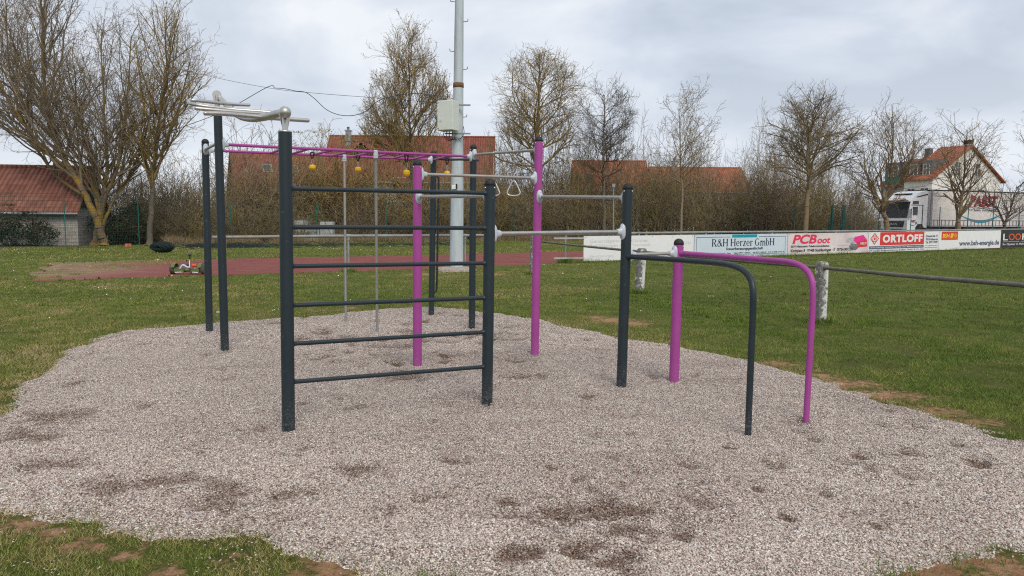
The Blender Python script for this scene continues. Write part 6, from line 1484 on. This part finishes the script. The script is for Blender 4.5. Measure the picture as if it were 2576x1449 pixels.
for i in range(5): m.sphere(c_ + Vector((rg.uniform(-.045, .05), rg.uniform(-.04, .04), rg.uniform(-.03, .02))), rg.uniform(.035, .05), 12, 8, (1.1, 1, .85))
m.build('orange_cloth', 'orange', bun)
m = MB(); m.tube(smooth_path([H_(-.24, .0, .20), H_(-.17, .02, .27), H_(-.10, .02, .25), H_(-.03, .0, .22), H_(.08, -.02, .20)], 6), [.022] * 4 + [.03] * 8 + [.026] * 13, 10); m.build('blue_cloth', 'paleblue', bun)
m = MB(); m.sphere(H_(-.02, .05, .27), .055, 12, 8, (1.2, 1, .8)); m.build('dark_cloth', 'blackpl', bun)
# roll of dark green netting and the strip still lying on the grass
nb = G(411, 635); nr = MB(); rg = random.Random(9); kx = 28 / F_PX * nb.y
nr.sphere((nb.x, nb.y, .26), .28, 20, 12, (1.65, 1.1, .90))
for i in range(170):
    sc_x = rg.uniform(.25, 1.0); y_ = rg.uniform(-.42, .3); a0 = rg.uniform(0, 6.28); sh = rg.uniform(.9, 1.06)
    pts = [(nb.x + math.cos(a0 + a) * kx * 1.02 * sc_x * (1 + .08 * math.sin(3 * a + i)), nb.y + y_ * math.sqrt(max(0.05, 1.05 - sc_x ** 2)) * 1.4 - .05, .27 + math.sin(a0 + a) * .265 * sc_x * sh * (1 + .08 * math.sin(2 * a + i))) for a in [rad(x) for x in range(0, rg.choice((180, 270, 330)), 22)]]
    nr.tube(pts, .009, 4)
tag(nr.build('net_roll', 'net'), 'dark green roll of wire netting lying on the grass beside the track', 'net roll')
nm = MB()
for i in range(420):
    px = rg.uniform(448, 1195) if i % 3 else rg.uniform(500, 660); py = 622 - (px - 450) * .010 + rg.gauss(0, 2.4); c_ = G(px, py)
    hgt = rg.uniform(.02, .22) * (1.6 if rg.random() < .2 else 1); Ln = rg.uniform(.3, .9); a = rg.gauss(.25, .5)
    nm.tube([c_ + Vector((-Ln * math.cos(a), -Ln * math.sin(a), .02)), c_ + Vector((-.1, 0, hgt)), c_ + Vector((.15, .1, hgt * .7)), c_ + Vector((Ln * math.cos(a), Ln * math.sin(a), .02))], .009, 4)
tag(nm.build('loose_netting', 'net'), 'tangled strip of dark green netting lying along the far grass verge', 'netting')
for px, py, s in ((322, 621, 1), (562, 624, 1)):
    m = MB(); m.box(G(px, py) + Vector((0, 0, .09)), (.34, .24, .2), (Vector((.9, .43, 0)), Vector((-.43, .9, 0)), Vector((0, 0, 1))), .02)
    tag(m.build('brick', 'roof_orange'), 'orange brick lying by the foot of the green fence post' if px < 400 else 'orange brick lying on the verge beside the dark rear posts', 'brick')

# ================================================================== GRASS
def blades(name, x, y, h, w, tint, mat, label, cat, z=None, lean=.5, seed=1, kind='stuff'):
    R = np.random.RandomState(seed); n = len(x); a = R.rand(n) * 6.283; dx, dy = np.cos(a) * w / 2, np.sin(a) * w / 2
    lx, ly = R.randn(n) * lean * h, R.randn(n) * lean * h; z = np.zeros(n) if z is None else z
    V = np.stack([np.stack([x - dx, y - dy, z - .005], -1), np.stack([x + dx, y + dy, z - .005], -1), np.stack([x + lx, y + ly, z + h * (.6 + .4 * R.rand(n))], -1)], 1).reshape(-1, 3)
    F_ = np.arange(n * 3).reshape(-1, 3)
    return tag(np_mesh(name, V, F_, mat, attrs={'tint': np.repeat(tint, 3)}), label, cat, kind=kind)
RG = np.random.RandomState(21)
def field(n, y0, y1, power=1.0, spread=.88):
    y = y0 + (y1 - y0) * RG.rand(n) ** power; x = (RG.rand(n) * 2 - 1) * spread * y; return x, y
Tn = np.array([[p.x, p.y] for p in near[:6]])
def on_track(x, y):
    yn = np.interp(x, [p.x for p in near], [p.y for p in near]); yf = np.interp(x, [p.x for p in far], [p.y for p in far])
    return (y > yn) & (y < yf) & (x > near[0].x)
def clump_tint(x, y):
    t = .30 + .75 * (fbm(x * .5, y * .5, 31) - .35) + .9 * (fbm(x * 3.2, y * 3.2, 33) - .47) + .09 * RG.randn(len(x))
    pitch = 1 / (1 + np.exp(-(x - (1.2 + .10 * y)) * 1.1)); return np.clip(t - .16 * pitch + .12 * (1 - pitch) + .24 * np.clip(1 - np.abs(signed_dist(x, y)) / 1.3, 0, 1) * (y < 15), 0, 1)
xs, ys, hs, ws = [], [], [], []
for (n, y0, y1, pw, h, w) in ((260000, 2.5, 6.5, 1.0, .028, .0036), (420000, 6.0, 14.5, 1.0, .032, .006), (260000, 14.0, 30.0, 1.0, .040, .012), (170000, 28.0, 66.0, 1.0, .055, .03)):
    x, y = field(n, y0, y1, pw); d = signed_dist(x, y) + (fbm(x * 2.2, y * 2.2, 5) - 0.47) * 0.42
    k_ = (d < -.01) & ~on_track(x, y) & (fbm(x * 2.0, y * 2.0, 41) + .18 * RG.rand(n) > .37)
    k_ &= RG.rand(n) > np.clip((soil_at(x, y) + fbm(x * 5, y * 5, 61) * .7 - .62) * 3, 0, .93)   # soil stays almost bare
    x, y = x[k_], y[k_]; m_ = len(x); xs.append(x); ys.append(y); hs.append(h * (.55 + .8 * RG.rand(m_)) * (.7 + .9 * (fbm(x * 2.5, y * 2.5, 44) - .2))); ws.append(np.full(m_, w))
x = np.concatenate(xs); y = np.concatenate(ys)
blades('grass', x, y, np.concatenate(hs), np.concatenate(ws), clump_tint(x, y), 'grass', 'short patchy spring lawn around the gravel and on the pitch', 'grass', lean=.75)
# longer tufts: round the barrier posts, mast, board feet and along the gravel edge
tx, ty_, th_ = [], [], []
def tuft(px, py, n, r, h):
    c = G(px, py); a = RG.rand(n) * 6.283; q = r * RG.rand(n) ** .7; tx.append(c.x + np.cos(a) * q); ty_.append(c.y + np.sin(a) * q); th_.append(h * (.4 + .8 * RG.rand(n)))
for px, py, r, h in ((2063, 813, .28, .16), (1607, 737, .26, .14), (1340, 691, .25, .14), (1423, 662, .35, .35), (1148, 676, 1.0, .10), (1170, 676, .3, .2), (876, 684, .3, .15)): tuft(px, py, 500, r, h)
for i in range(60):
    px = 1470 + i * 19; q = on_seg(BA, BB, px); n = 130; tx.append(q.x + RG.randn(n) * .35); ty_.append(q.y + RG.randn(n) * .22 - .15); th_.append((.08 + .22 * RG.rand()) * (.4 + .8 * RG.rand(n)))
for i in range(260):
    j = RG.randint(len(GP)); f_ = RG.rand(); p = GP[j] * (1 - f_) + GP[(j + 1) % len(GP)] * f_; n = 26
    if p[1] < 2.4: continue
    xx_ = p[0] + RG.randn(n) * .06 + RG.randn() * .12; yy_ = p[1] + RG.randn(n) * .06 + RG.randn() * .12; ok = signed_dist(xx_, yy_) < .10
    tx.append(xx_[ok]); ty_.append(yy_[ok]); th_.append(.055 * (.5 + .8 * RG.rand(ok.sum())))
for (px, py) in [(1790, 800), (1830, 815), (1880, 822), (1930, 838), (2000, 850), (2120, 830), (2180, 820), (2450, 880), (2500, 892), (2400, 905), (2350, 870), (2250, 845), (1740, 780), (1690, 768), (1650, 752)]:
    for _ in range(6): tuft(px + RG.randn() * 30, py + RG.randn() * 7, 160, .16, .065)
for _ in range(260):
    px, py = RG.uniform(-50, 2600), 640 + 440 * RG.rand() ** 1.3; c = G(px, py)
    if signed_dist(np.array([c.x]), np.array([c.y]))[0] < -.2 and not on_track(np.array([c.x]), np.array([c.y]))[0]: tuft(px, py, 70, RG.uniform(.06, .2), RG.uniform(.045, .085))
x = np.concatenate(tx); y = np.concatenate(ty_); h = np.concatenate(th_)
blades('grass_tufts', x, y, h, np.where(y > 12, .014, .005), np.clip(.25 + .2 * RG.randn(len(x)), 0, .9), 'grass', 'longer grass tufts round post feet, board feet and gravel edge', 'grass', lean=.45, seed=3)
# dry grass at the foot of the thicket
n = 60000; px = RG.uniform(420, 1760, n); Yb = np.interp(px, [q[0] for q in ftab], [q[1] for q in ftab]) - 1.6 + 2.8 * RG.rand(n) + 1.2 * (fbm(px * .02, px * 0, 3) - .4)
x = np.array([(p_ - CX) / F_PX for p_ in px]) * Yb * 1.0
dens = fbm(px * .018, Yb * .5, 8); k_ = RG.rand(n) < np.clip((dens - .30) * 4, .05, 1)
x, Yb, dens = x[k_], Yb[k_], dens[k_]
blades('dry_grass', x, Yb, (.25 + .9 * RG.rand(len(x))) * (.35 + 1.2 * (dens - .25)), np.full(len(x), .018), np.clip(.5 + .3 * RG.randn(len(x)), 0, 1), 'straw', 'straw-coloured dead grass at the foot of the brushwood', 'grass', lean=.45, seed=4)
# daisies
n = 420; x, y = field(n, 10, 46, .7); cl = fbm(x * .35, y * .35, 52); k_ = (signed_dist(x, y) < -.3) & ~on_track(x, y) & (cl > .50) & (RG.rand(n) > np.clip((x - .05 * y) * .25, 0, .9))
x, y = x[k_], y[k_]; m = MB()
for a, b_ in zip(x, y):
    for j in range(random.Random(int(a * 1000)).choice((1, 1, 2, 3))):
        r_ = .007 + .00026 * b_; q = Vector((a + RG.randn() * .1 * min(1, j), b_ + RG.randn() * .1 * min(1, j), .035 + .02 * RG.rand())); m.lathe(q, [(r_, 0), (r_ * .5, .004), (0, .005)], Vector((RG.randn() * .4, RG.randn() * .4 - .4, 1)), 6)
tag(m.build('daisies', 'daisy'), 'tiny white daisies scattered through the lawn', 'flowers', kind='stuff')
print('tree faces', N_TREES[0])
